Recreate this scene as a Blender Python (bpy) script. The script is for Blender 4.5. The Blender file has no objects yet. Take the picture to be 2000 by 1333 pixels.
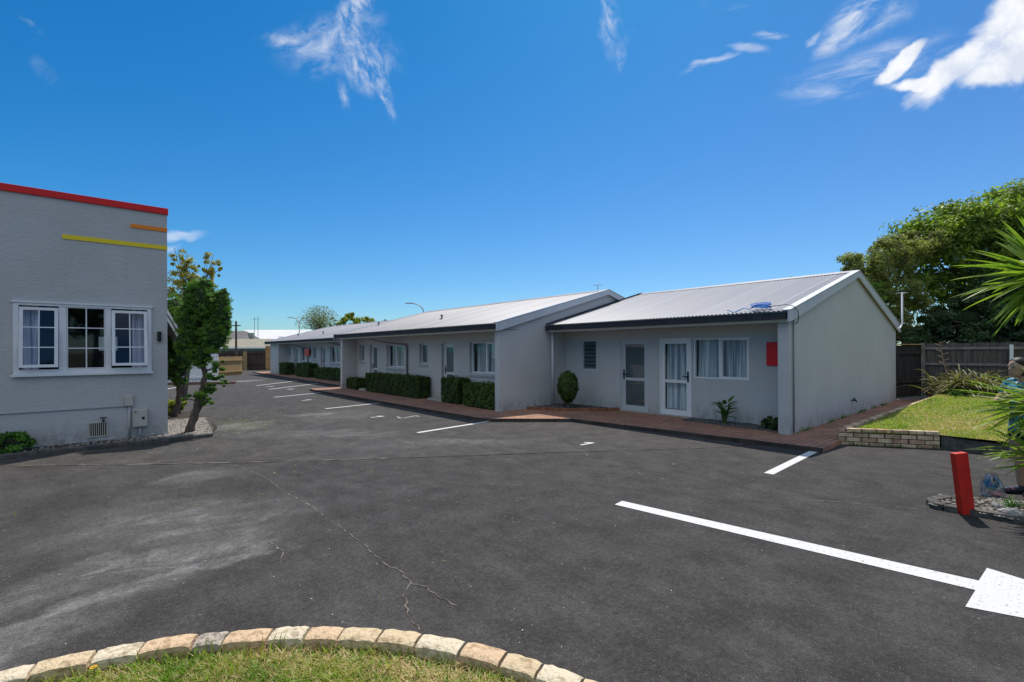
import bpy, bmesh, math, random
import numpy as np
from mathutils import Vector, Matrix, Euler
R = math.radians
random.seed(7); rng = np.random.default_rng(7)
S = bpy.context.scene; C = S.collection

# ---------------------------------------------------------------- camera
YAW = 41.05
cam = bpy.data.objects.new('camera', bpy.data.cameras.new('camera')); C.objects.link(cam)
cam.location = (0, 0, 1.75)
q = Euler((R(90), 0, R(-YAW))).to_quaternion()
cam.rotation_mode = 'QUATERNION'
cam.rotation_quaternion = q @ Euler((0, 0, -0.00427)).to_quaternion()
cam.data.sensor_width = 36; cam.data.lens = 930/2000*36; cam.data.shift_y = 18.1/2000
cam.data.clip_start = 0.05; cam.data.clip_end = 3000
S.camera = cam
# ---------------------------------------------------------------- light
SUNV = Vector((.52, .29, 1.0)).normalized()
EL = math.asin(SUNV.z); AZ = math.atan2(SUNV.x, SUNV.y)
sun = bpy.data.objects.new('sun', bpy.data.lights.new('sun', 'SUN')); C.objects.link(sun)
sun.rotation_euler = SUNV.to_track_quat('Z', 'Y').to_euler()
sun.data.energy = 4.4; sun.data.angle = R(.53); sun.data.color = (1, .94, .86)
S.view_settings.view_transform = 'Standard'; S.view_settings.look = 'None'
S.view_settings.exposure = .12; S.view_settings.gamma = 1
W = bpy.data.worlds.new('World'); S.world = W; W.use_nodes = True

class NT:
    def __init__(s, tree): s.t = tree; s.n = tree.nodes; s.l = tree.links
    def new(s, typ, **kw):
        n = s.n.new(typ)
        for k, v in kw.items(): setattr(n, k, v)
        return n
    def set(s, sock, v):
        if isinstance(v, bpy.types.NodeSocket): s.l.new(v, sock)
        elif v is not None:
            if isinstance(v, tuple) and len(v) == 3 and sock.type == 'RGBA': v = v + (1,)
            sock.default_value = v
    def math(s, op, a, b=0.0, c=None, clamp=False):
        n = s.new('ShaderNodeMath', operation=op, use_clamp=clamp)
        s.set(n.inputs[0], a); s.set(n.inputs[1], b)
        if c is not None: s.set(n.inputs[2], c)
        return n.outputs[0]
    def vmath(s, op, a, b=None, out=0):
        n = s.new('ShaderNodeVectorMath', operation=op)
        s.set(n.inputs[0], a)
        if b is not None: s.set(n.inputs[1], b)
        return n.outputs[out]
    def mix(s, f, a, b, blend='MIX'):
        n = s.new('ShaderNodeMix', data_type='RGBA', blend_type=blend)
        s.set(n.inputs[0], f); s.set(n.inputs[6], a); s.set(n.inputs[7], b)
        return n.outputs[2]
    def noise(s, vec, scale, detail=3, rough=.55, dist=0.0, out=0):
        n = s.new('ShaderNodeTexNoise'); s.set(n.inputs['Vector'], vec)
        n.inputs['Scale'].default_value = scale; n.inputs['Detail'].default_value = detail
        n.inputs['Roughness'].default_value = rough; n.inputs['Distortion'].default_value = dist
        return n.outputs[out]
    def ramp(s, f, a, b, lo=0.0, hi=1.0):
        n = s.new('ShaderNodeMapRange', clamp=True, interpolation_type='SMOOTHSTEP'); s.set(n.inputs[0], f)
        n.inputs[1].default_value = a; n.inputs[2].default_value = b
        n.inputs[3].default_value = lo; n.inputs[4].default_value = hi
        return n.outputs[0]
    def mapping(s, vec, scale=(1, 1, 1), rot=(0, 0, 0), loc=(0, 0, 0)):
        n = s.new('ShaderNodeMapping'); s.set(n.inputs[0], vec)
        n.inputs['Scale'].default_value = scale; n.inputs['Rotation'].default_value = rot; n.inputs['Location'].default_value = loc
        return n.outputs[0]
    def sep(s, v):
        n = s.new('ShaderNodeSeparateXYZ'); s.set(n.inputs[0], v); return n.outputs
    def comb(s, x, y, z=0.0):
        n = s.new('ShaderNodeCombineXYZ'); s.set(n.inputs[0], x); s.set(n.inputs[1], y); s.set(n.inputs[2], z); return n.outputs[0]

# sky: Nishita plus fair-weather cloud, fixed to compass directions
def build_world():
    w = NT(W.node_tree); bg = w.n['Background']
    sky = w.new('ShaderNodeTexSky', sky_type='NISHITA', sun_disc=False, sun_elevation=EL, sun_rotation=AZ,
                altitude=0, air_density=1.0, dust_density=0.35, ozone_density=3.0)
    d = w.new('ShaderNodeTexCoord').outputs['Generated']
    ya = R(YAW); fw = (math.sin(ya), math.cos(ya), 0.0); rt = (math.cos(ya), -math.sin(ya), 0.0)
    dn = w.vmath('NORMALIZE', d)
    f = w.vmath('DOT_PRODUCT', dn, fw, out=1); fpos = w.math('GREATER_THAN', f, .15)
    fc = w.math('MAXIMUM', f, .15)
    u = w.math('DIVIDE', w.vmath('DOT_PRODUCT', dn, rt, out=1), fc)
    v = w.math('DIVIDE', w.sep(dn)[2], fc)
    P = w.comb(u, v)
    warp = w.noise(P, 5, 4, .6, out=1)
    Pw = w.vmath('ADD', P, w.vmath('SCALE', w.vmath('SUBTRACT', warp, (.5, .5, .5))))
    sc = Pw.node.inputs[1].links[0].from_node; sc.inputs['Scale'].default_value = .09
    def blob(cx, cy, rx, ry, ang, soft=.6):
        m = w.mapping(Pw, loc=(0, 0, 0)); n = m.node; n.vector_type = 'POINT'
        rel = w.vmath('SUBTRACT', Pw, (cx, cy, 0.0))
        r2 = w.mapping(rel, rot=(0, 0, -R(ang))); r3 = w.vmath('MULTIPLY', r2, (1/rx, 1/ry, 0.0))
        L = w.vmath('LENGTH', r3, out=1)
        return w.ramp(L, 1.0, 1.0-soft, 0, 1)
    def wisp(ang, sx, sy, scale, a, b, dist=.6):
        rot = w.mapping(P, rot=(0, 0, -R(ang)), scale=(1, 1, 1)); m = w.vmath('MULTIPLY', rot, (sx, sy, 1.0))
        return w.ramp(w.noise(m, scale, 8, .62, dist), a, b)
    def px(x, y): return ((x-1000)/930, (684.6-y)/930)
    def add(acc, m): return m if acc is None else w.math('MAXIMUM', acc, m)
    acc = None
    # centre wispy cloud
    n1 = wisp(20, 1.0, 1.6, 13, .34, .80, .4); n2 = wisp(-70, .9, 1.9, 24, .34, .80, .5)
    def B(x, y, rx, ry, ang, k, n, soft=.8):
        nonlocal acc
        cx, cy = px(x, y)
        m = w.math('MULTIPLY', w.math('MULTIPLY', blob(cx, cy, rx/930, ry/930, ang, soft), n), k)
        acc = add(acc, m)
    B(640, 62, 145, 52, 14, .62, n1); B(570, 76, 80, 24, -3, .75, n1); B(700, 22, 100, 40, 60, .9, n2)
    B(700, 90, 120, 66, -30, .55, n2); B(650, 100, 130, 50, 5, .6, n1); B(722, 128, 75, 55, -60, .8, n2); B(762, 180, 66, 15, -72, .75, n2); B(672, 178, 45, 20, -75, .45, n2)
    B(1192, 20, 62, 22, -68, .6, n2); B(1222, 96, 56, 18, 66, .45, n2); B(1200, 60, 80, 34, -80, .4, n2)
    n3 = wisp(28, .8, 2.8, 8, .34, .70); n4 = wisp(12, .7, 3.0, 8, .38, .74)
    B(1705, 35, 150, 50, 32, .9, n3); B(1660, 68, 100, 30, 34, .9, n3); B(1460, 92, 60, 13, -4, .6, n4); B(1500, 66, 50, 12, 2, .6, n4); B(1390, 122, 75, 11, 22, .5, n4)
    B(1590, 78, 26, 12, 42, .8, n3); B(1410, 5, 50, 14, 4, .8, n4); B(1690, 140, 230, 60, 18, .65, n4)
    # big bright cloud
    edge = w.noise(w.mapping(P, rot=(0, 0, -R(32))), 1.0, 1); w_e = w.mapping(P, rot=(0, 0, -R(32))); edge = w.noise(w.vmath('MULTIPLY', w_e, (.8, 1.8, 1.0)), 7, 9, .66, .8)
    for (x, y, rx, ry, a) in [(1890, 128, 175, 46, 33), (2010, 50, 165, 100, 42), (1960, 140, 130, 44, 16), (1760, 128, 90, 20, 38), (1830, 158, 130, 22, 8), (2100, 110, 160, 110, 20)]:
        cx, cy = px(x, y)
        L = blob(cx, cy, rx/930, ry/930, a, .55)
        s_ = w.ramp(w.math('ADD', L, w.math('MULTIPLY', w.math('SUBTRACT', edge, .5), 1.7)), .16, 1.2)
        acc = add(acc, w.math('MULTIPLY', s_, w.ramp(L, .0, .12)))
    B(352, 452, 75, 15, 12, .75, wisp(15, .6, 2.0, 6, .25, .7)); B(335, 470, 30, 22, 40, .9, n4)
    B(70, 45, 50, 9, -38, .16, n3); B(85, 125, 60, 22, -50, .12, n3)
    cov = w.math('MULTIPLY', acc, fpos, clamp=True)
    # unseen broken cumulus behind the viewer, added to brighten the shaded walls
    rear = w.math('MULTIPLY', w.ramp(f, .02, -.35), w.ramp(w.sep(dn)[2], .30, .46))
    cn = w.ramp(w.noise(w.vmath('MULTIPLY', dn, (1.0, 1.0, 1.8)), 2.3, 6, .55, .4), .34, .50)
    cov = w.math('MAXIMUM', cov, w.math('MULTIPLY', rear, cn))
    # thin far-away cloud elsewhere in the sky
    skycol = w.mix(1.0, sky.outputs[0], (1.0, 1.0, 1.0), 'MULTIPLY')
    hs = w.new('ShaderNodeHueSaturation'); w.set(hs.inputs['Saturation'], w.math('ADD', 1.19, w.math('MULTIPLY', w.ramp(u, .3, -1.1), .05))); hs.inputs['Value'].default_value = 1.0; w.set(hs.inputs['Color'], skycol)
    tt = w.ramp(w.math('ADD', w.math('MULTIPLY', w.sep(dn)[2], 1.1), w.math('MULTIPLY', w.math('MINIMUM', u, 1.2), -.22)), .0, .78)
    tint = w.mix(1.0, hs.outputs[0], w.mix(tt, (.62, .88, 1.08), (.20, .88, 1.12)), 'MULTIPLY')
    cov = w.math('MULTIPLY', cov, .93); ccol = w.mix(w.ramp(w.noise(P, 11, 6, .6), .35, .7), (9.9, 9.9, 9.9), (7.2, 7.6, 8.4)); col = w.mix(cov, tint, ccol)
    w.set(bg.inputs[0], col); bg.inputs[1].default_value = SKY_K
SKY_K = .10
build_world()

# ---------------------------------------------------------------- materials
MATS = {}
def mat(name, c1, c2=None, scale=6, rough=.75, bump=0, bscale=60, spec=.4, metal=0, detail=4, lo=.3, hi=.7, aniso=(1, 1, 1), bdist=.01):
    if name in MATS: return MATS[name]
    m = bpy.data.materials.new(name); m.use_nodes = True; w = NT(m.node_tree); b = w.n['Principled BSDF']
    co = w.new('ShaderNodeTexCoord').outputs['Object']; co = w.mapping(co, scale=aniso)
    if c2 is not None: w.set(b.inputs['Base Color'], w.mix(w.ramp(w.noise(co, scale, detail), lo, hi), c1, c2))
    else: b.inputs['Base Color'].default_value = (*c1, 1)
    b.inputs['Roughness'].default_value = rough; b.inputs['Metallic'].default_value = metal; b.inputs['Specular IOR Level'].default_value = spec
    if bump:
        bn = w.new('ShaderNodeBump'); bn.inputs['Strength'].default_value = bump; bn.inputs['Distance'].default_value = bdist
        w.set(bn.inputs['Height'], w.noise(co, bscale, 5, .6)); w.set(b.inputs['Normal'], bn.outputs[0])
    MATS[name] = m; return m
def foliage(name, a, b_, c=None, trans=.35, scale=2.5, rough=.5):
    m = bpy.data.materials.new(name); m.use_nodes = True; w = NT(m.node_tree); b = w.n['Principled BSDF']; out = w.n['Material Output']
    co = w.new('ShaderNodeTexCoord').outputs['Object']
    col = w.mix(w.ramp(w.noise(co, scale, 3), .35, .65), a, b_)
    if c: col = w.mix(w.ramp(w.noise(co, scale*9, 2), .52, .72), col, c)
    w.set(b.inputs['Base Color'], col); b.inputs['Roughness'].default_value = rough; b.inputs['Specular IOR Level'].default_value = .35
    t = w.new('ShaderNodeBsdfTranslucent'); w.set(t.inputs[0], w.mix(1.0, col, (1.3, 1.5, .6), 'MULTIPLY'))
    mx = w.new('ShaderNodeMixShader'); mx.inputs[0].default_value = trans
    w.l.new(b.outputs[0], mx.inputs[1]); w.l.new(t.outputs[0], mx.inputs[2]); w.l.new(mx.outputs[0], out.inputs[0])
    MATS[name] = m; return m
def glass(name, tint=(.75, .85, .85), rmin=.06, frost=0.0):
    m = bpy.data.materials.new(name); m.use_nodes = True; w = NT(m.node_tree); w.n.remove(w.n['Principled BSDF']); out = w.n['Material Output']
    gg = w.new('ShaderNodeNewGeometry'); cs = w.math('ABSOLUTE', w.vmath('DOT_PRODUCT', gg.outputs['Normal'], gg.outputs['Incoming'], out=1))
    p5 = w.math('POWER', w.math('SUBTRACT', 1.0, cs, clamp=True), 5.0); frs = w.math('ADD', rmin, w.math('MULTIPLY', p5, 1-rmin), clamp=True)
    tr = w.new('ShaderNodeBsdfTransparent'); tr.inputs[0].default_value = (*tint, 1)
    gl = w.new('ShaderNodeBsdfGlossy'); gl.inputs['Roughness'].default_value = .03; gl.inputs['Color'].default_value = (.95, .97, 1, 1)
    base = tr.outputs[0]
    if frost:
        df = w.new('ShaderNodeBsdfPrincipled'); df.inputs['Base Color'].default_value = (.16, .24, .26, 1); df.inputs['Roughness'].default_value = .35
        mm = w.new('ShaderNodeMixShader'); mm.inputs[0].default_value = frost; w.l.new(base, mm.inputs[1]); w.l.new(df.outputs[0], mm.inputs[2]); base = mm.outputs[0]
    mx = w.new('ShaderNodeMixShader'); w.set(mx.inputs[0], frs)
    w.l.new(base, mx.inputs[1]); w.l.new(gl.outputs[0], mx.inputs[2]); w.l.new(mx.outputs[0], out.inputs[0])
    MATS[name] = m; return m

def wall_mat(name, c, rough_amt, scl, horiz=False):
    m = bpy.data.materials.new(name); m.use_nodes = True; w = NT(m.node_tree); b = w.n['Principled BSDF']
    co = w.new('ShaderNodeNewGeometry').outputs['Position']
    n = w.ramp(w.noise(co, .8, 5, .6), .3, .7)
    st = w.noise(w.mapping(co, scale=(3, 3, .35)), 2.0, 4, .6)
    col = w.mix(n, tuple(x*.96 for x in c), tuple(min(1, x*1.05) for x in c))
    col = w.mix(w.ramp(st, .55, .8, 0, .22), col, tuple(x*.72 for x in c))
    z = w.sep(co)[2]
    splash = w.math('MULTIPLY', w.ramp(z, .55, .10), w.ramp(w.noise(w.mapping(co, scale=(1, 1, .5)), 7, 5, .7), .35, .7, .04, .55))
    col = w.mix(splash, col, (.16, .135, .11))
    w.set(b.inputs['Base Color'], col); b.inputs['Roughness'].default_value = .8; b.inputs['Specular IOR Level'].default_value = .3
    bn = w.new('ShaderNodeBump'); bn.inputs['Strength'].default_value = rough_amt; bn.inputs['Distance'].default_value = .02
    mp = w.mapping(co, scale=(.62, .62, 1.25) if horiz else (1, 1, 1))
    h = w.noise(mp, scl, 4, .6, .35)
    h = w.math('ADD', h, w.math('MULTIPLY', w.noise(mp, scl*3.5, 3), .4))
    w.set(bn.inputs['Height'], h); w.set(b.inputs['Normal'], bn.outputs[0])
    MATS[name] = m; return m
wallM = wall_mat('painted_plaster', (.50, .51, .51), .22, 38)
stuccoM = wall_mat('rough_stucco', (.51, .51, .50), .65, 26, True)
trimM = mat('grey_trim_paint', (.50, .54, .58), (.57, .60, .63), 3, .5)
whiteM = mat('white_paint', (.72, .74, .76), (.80, .81, .82), 4, .45)
creamM = mat('cream_fascia', (.66, .65, .60), (.72, .71, .66), 2, .5)
soffitM = mat('soffit_board', (.42, .41, .38), (.46, .45, .42), 2, .7)
gutterM = mat('charcoal_gutter', (.030, .033, .042), (.045, .048, .058), 3, .7, spec=.15)
pipeM = mat('grey_downpipe', (.17, .18, .19), None, rough=.5)
redM = mat('red_paint', (.78, .012, .010), (.68, .012, .010), 5, .45)
redsignM = mat('red_sign_board', (.72, .006, .012), None, rough=.4)
orangeM = mat('orange_paint', (.90, .24, .01), None, rough=.5)
yellowM = mat('yellow_paint', (.88, .66, .02), None, rough=.5)
alumM = mat('aluminium_frame', (.60, .64, .68), (.66, .69, .72), 2, .35, spec=.6)
greydoorM = mat('grey_door_frame', (.50, .53, .56), None, rough=.4)
blackM = mat('black_fitting', (.012, .012, .014), None, rough=.4)
curtM = mat('net_curtain', (.34, .38, .44), (.90, .90, .90), 2.2, .9, aniso=(9, 9, .12), lo=.36, hi=.62)  # vertical stripes paint in the light and dark of the folds
curtDM = mat('mauve_curtain', (.30, .28, .38), (.80, .76, .84), 3, .9, aniso=(9, 9, .12), lo=.36, hi=.62)  # same painted fold light and shade, in mauve
darkM = mat('dark_interior', (.02, .022, .025), None, rough=.9)
roomM = mat('room_wall', (.30, .29, .27), None, rough=.9)
paperM = mat('white_paper', (.75, .75, .72), None, rough=.8)
beigeM = mat('beige_metal', (.47, .44, .38), (.52, .49, .43), 3, .5)
glassM = glass('window_glass', (.80, .86, .88), .045)
glassTealM = glass('teal_glass', (.45, .62, .64), .05, .55)
glassFrostM = glass('frosted_glass', (.6, .66, .66), .05, .38)
glassDarkM = glass('dark_glass', (.84, .90, .92), .05)
barkM = mat('bark', (.075, .055, .04), (.16, .125, .10), 14, .95, .9, 30, aniso=(1, 1, .3), bdist=.03)
barkGreyM = mat('grey_bark', (.10, .09, .075), (.2, .18, .15), 12, .95, .8, 30, bdist=.02)
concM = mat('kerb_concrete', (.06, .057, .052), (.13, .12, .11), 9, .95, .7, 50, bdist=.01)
concLM = mat('pale_concrete', (.34, .32, .29), (.48, .45, .41), 9, .95, .7, 60, bdist=.008)
woodTanM = mat('new_timber', (.36, .24, .10), (.46, .32, .15), 7, .8, .3, 40, aniso=(1, 1, .12))
woodOrM = mat('orange_timber', (.42, .22, .08), (.52, .30, .12), 6, .8, aniso=(1, 1, .12))
woodGreyM = mat('weathered_timber', (.070, .063, .056), (.145, .132, .118), 7, .95, .6, 50, aniso=(2, 2, .14), bdist=.01)
woodDarkM = mat('dark_stained_timber', (.05, .032, .028), (.085, .055, .045), 8, .85, aniso=(1, 1, .12))
woodBkM = mat('black_stained_timber', (.014, .012, .011), (.04, .034, .03), 6, .9, aniso=(2, 2, .1))
soilM = mat('dark_soil', (.03, .024, .018), (.07, .055, .04), 20, 1, 1, 40, bdist=.03)
stoneM = mat('grey_stone', (.22, .21, .20), (.42, .40, .37), 5, .9, .8, 25, bdist=.02)
pebbleM = mat('pale_pebble', (.13, .12, .10), (.38, .34, .29), 30, .85)
pebbleDM = mat('dark_pebble', (.06, .06, .065), (.14, .14, .14), 20, .9)
steelM = mat('galvanised_steel', (.34, .36, .38), None, rough=.5, metal=.4)
hedgeM = foliage('hedge_leaf', (0.031, 0.065, 0.014), (0.076, 0.128, 0.024), (0.128, 0.196, 0.037), .25, 5)
juniM = foliage('juniper_leaf', (.05, .13, .022), (.14, .29, .035), (.26, .46, .06), .3, 4)
treeM = foliage('broadleaf', (.08, .14, .028), (.26, .34, .05), (.44, .47, .10), .5, .9)
treeBrM = foliage('brownish_leaf', (.13, .15, .055), (.30, .32, .10), (.44, .40, .19), .5, 1.2)
treeDkM = foliage('dark_leaf', (0.020, 0.044, 0.014), (0.048, 0.092, 0.024), (0.120, 0.200, 0.050), .25, 1.2)
yelM = foliage('yellowing_leaf', (.22, .24, .05), (.40, .34, .07), (.50, .33, .13), .5, 3) if True else foliage('yellowing_leaf_x', (0.163, 0.138, 0.027), (0.312, 0.200, 0.044), (0.425, 0.250, 0.112), .4, 3)
limeM = foliage('lime_leaf', (0.175, 0.237, 0.019), (0.338, 0.362, 0.025), (0.450, 0.413, 0.037), .35, 5)
yuccaM = foliage('yucca_leaf', (.12, .22, .03), (.24, .34, .045), (.44, .44, .09), .4, 5, .4) if True else foliage('yucca_leaf_x', (0.090, 0.210, 0.033), (0.195, 0.360, 0.045), (0.390, 0.540, 0.075), .35, 5, .4)
flaxM = foliage('bronze_flax_leaf', (.10, .07, .045), (.20, .20, .07), (.48, .46, .24), .3, 6) if True else foliage('bronze_flax_leaf_x', (0.150, 0.083, 0.053), (0.300, 0.225, 0.075), (0.510, 0.450, 0.210), .3, 6)
grassM = foliage('grass_blade', (.16, .27, .02), (.32, .36, .05), (.55, .46, .20), .4, 3.0) if True else foliage('grass_blade_x', (0.125, 0.213, 0.019), (0.275, 0.288, 0.044), (0.525, 0.400, 0.150), .35, 3.0)
grassDryM = foliage('dry_grass_blade', (0.425, 0.312, 0.125), (0.620, 0.475, 0.237), (0.275, 0.275, 0.062), .3, 6)

# ---------------------------------------------------------------- object helpers
OFF = {}
def col_link(o): C.objects.link(o); return o
def props(o, label=None, cat=None, group=None, kind=None):
    if label: o['label'] = label
    if cat: o['category'] = cat
    if group: o['group'] = group
    if kind: o['kind'] = kind
    return o
def thing(name, loc, label, cat, group=None, rz=0, kind=None):
    o = bpy.data.objects.new(name, None); col_link(o); o.location = loc; o.rotation_euler = (0, 0, rz)
    o.empty_display_size = .2; OFF[o.name] = Vector(loc); return props(o, label, cat, group, kind)
def link_mesh(name, me, m, parent=None, smooth=False, local=False):
    o = bpy.data.objects.new(name, me); col_link(o)
    if m is not None:
        for mm in (m if isinstance(m, (list, tuple)) else [m]): me.materials.append(mm)
    if smooth: me.polygons.foreach_set('use_smooth', [True]*len(me.polygons))
    off = Vector((0, 0, 0))
    if parent is not None:
        o.parent = parent; off = OFF.get(parent.name, off)
        if not local and off.length > 0: me.transform(Matrix.Translation(-off))
    OFF[o.name] = off
    return o
class MB:
    def __init__(s): s.v = []; s.f = []; s.M = Matrix.Identity(4); s.mi = []; s.cur = 0
    def add(s, vs, fs):
        n = len(s.v); s.v += [tuple(s.M @ Vector(v)) for v in vs]; s.f += [tuple(i+n for i in f) for f in fs]; s.mi += [s.cur]*len(fs); return s
    def box(s, x0, x1, y0, y1, z0, z1):
        x0, x1 = sorted((x0, x1)); y0, y1 = sorted((y0, y1)); z0, z1 = sorted((z0, z1))
        return s.add([(x0, y0, z0), (x1, y0, z0), (x1, y1, z0), (x0, y1, z0), (x0, y0, z1), (x1, y0, z1), (x1, y1, z1), (x0, y1, z1)],
                     [(0, 3, 2, 1), (4, 5, 6, 7), (0, 1, 5, 4), (1, 2, 6, 5), (2, 3, 7, 6), (3, 0, 4, 7)])
    def prism(s, poly, z0, z1):   # poly in xy ccw
        n = len(poly); v = [(x, y, z0) for x, y in poly]+[(x, y, z1) for x, y in poly]
        return s.add(v, [tuple(range(n))[::-1], tuple(range(n, 2*n))]+[(i, (i+1) % n, (i+1) % n+n, i+n) for i in range(n)])
    def prismY(s, poly, y0, y1):  # poly in xz
        n = len(poly); v = [(x, y0, z) for x, z in poly]+[(x, y1, z) for x, z in poly]
        return s.add(v, [tuple(range(n)), tuple(range(n, 2*n))[::-1]]+[((i+1) % n, i, i+n, (i+1) % n+n) for i in range(n)])
    def tube(s, pts, rad, n=8, cap=True):
        pts = [Vector(p) for p in pts]; rad = rad if isinstance(rad, (list, tuple)) else [rad]*len(pts)
        vs = []; fs = []; up = Vector((0, 0, 1)); prev = None
        for i, p in enumerate(pts):
            t = (pts[min(i+1, len(pts)-1)]-pts[max(i-1, 0)]).normalized()
            if prev is None:
                a = t.cross(up); a = t.cross(Vector((1, 0, 0))) if a.length < .1 else a; a.normalize()
            else: a = (prev - t*prev.dot(t)).normalized()
            prev = a; b = t.cross(a)
            for k in range(n):
                th = 2*math.pi*k/n; vs.append(p+(a*math.cos(th)+b*math.sin(th))*rad[i])
        for i in range(len(pts)-1):
            for k in range(n):
                k2 = (k+1) % n; fs.append((i*n+k, i*n+k2, (i+1)*n+k2, (i+1)*n+k))
        if cap: fs.append(tuple(range(n))[::-1]); fs.append(tuple((len(pts)-1)*n+k for k in range(n)))
        return s.add(vs, fs)
    def build(s, name, m, parent=None, smooth=False, bevel=0, local=False):
        me = bpy.data.meshes.new(name); me.from_pydata(s.v, [], s.f)
        me.polygons.foreach_set('material_index', s.mi); me.update()
        bm = bmesh.new(); bm.from_mesh(me); bmesh.ops.recalc_face_normals(bm, faces=bm.faces)
        bm.to_mesh(me); bm.free()
        o = link_mesh(name, me, m, parent, smooth, local)
        if bevel:
            b = o.modifiers.new('bevel', 'BEVEL'); b.width = bevel; b.segments = 2; b.limit_method = 'ANGLE'
        return o
def np_mesh(name, V, F, m, parent=None, local=False, smooth=False):
    V = np.asarray(V, np.float32); F = np.asarray(F, np.int32); me = bpy.data.meshes.new(name)
    me.vertices.add(len(V)); me.vertices.foreach_set('co', V.ravel())
    k = F.shape[1]; me.loops.add(F.size); me.loops.foreach_set('vertex_index', F.ravel())
    me.polygons.add(len(F)); me.polygons.foreach_set('loop_start', np.arange(0, F.size, k, dtype=np.int32))
    me.update(calc_edges=True); me.validate()
    return link_mesh(name, me, m, parent, smooth, local)
def unit(a): return a/np.maximum(np.linalg.norm(a, axis=1, keepdims=True), 1e-9)
def leaves(P, N, size, asp=.5, jit=.8, droop=0.0):
    n = len(P); N = unit(N+jit*rng.normal(size=(n, 3))); T = rng.normal(size=(n, 3)); T[:, 2] -= droop
    T = unit(T-N*(T*N).sum(1, keepdims=True)); B = np.cross(N, T)
    s = (size*(.6+.8*rng.random((n, 1))))
    V = np.stack([P-T*s, P+B*s*asp+N*s*.12, P+T*s, P-B*s*asp+N*s*.12], 1).reshape(-1, 3)
    F = np.arange(4*n).reshape(n, 4); return V, F
def ellip_pts(c, r, n, shell=.55, rot=None):
    d = unit(rng.normal(size=(n, 3))); t = (shell+(1-shell)*rng.random((n, 1)))
    p = d*t
    return np.array(c)+p*np.array(r), d
def clumped(ells, total, nclump=14, clump=.33, shell=.55):
    """ellipsoids -> many small leaf clumps spread through the crown"""
    vol = np.array([(e[1][0]*e[1][1]*e[1][2])**.667 for e in ells]); vol /= vol.sum(); Ps = []; Ns = []
    for (c, r), v in zip(ells, vol):
        k = max(4, int(nclump*v*len(ells))); cc, dd = ellip_pts(c, r, k, .55)
        per = max(3, int(total*v/k))
        for j in range(k):
            rr = np.array(r).mean()*clump*(.55+.8*rng.random())
            if clump > .295 and rng.random() < .22: cc[j] = np.array(c)+(cc[j]-np.array(c))*1.16; rr *= .55
            p, d = ellip_pts(cc[j], (rr, rr, rr*.75), per, .25); Ps.append(p); Ns.append(d+dd[j]*.5+np.array([0, 0, .35]))
    return np.concatenate(Ps), np.concatenate(Ns)
def blob_mesh(mb, c, r, n=10, m=7, jit=.12):
    vs = []; fs = []
    for i in range(m+1):
        th = math.pi*i/m
        for k in range(n):
            ph = 2*math.pi*k/n; q_ = 1+random.uniform(-jit, jit) if 0 < i < m else 1
            vs.append((c[0]+r[0]*math.sin(th)*math.cos(ph)*q_, c[1]+r[1]*math.sin(th)*math.sin(ph)*q_, c[2]+r[2]*math.cos(th)*q_))
    for i in range(m):
        for k in range(n): fs.append((i*n+k, i*n+(k+1) % n, (i+1)*n+(k+1) % n, (i+1)*n+k))
    mb.add(vs, fs)

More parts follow.
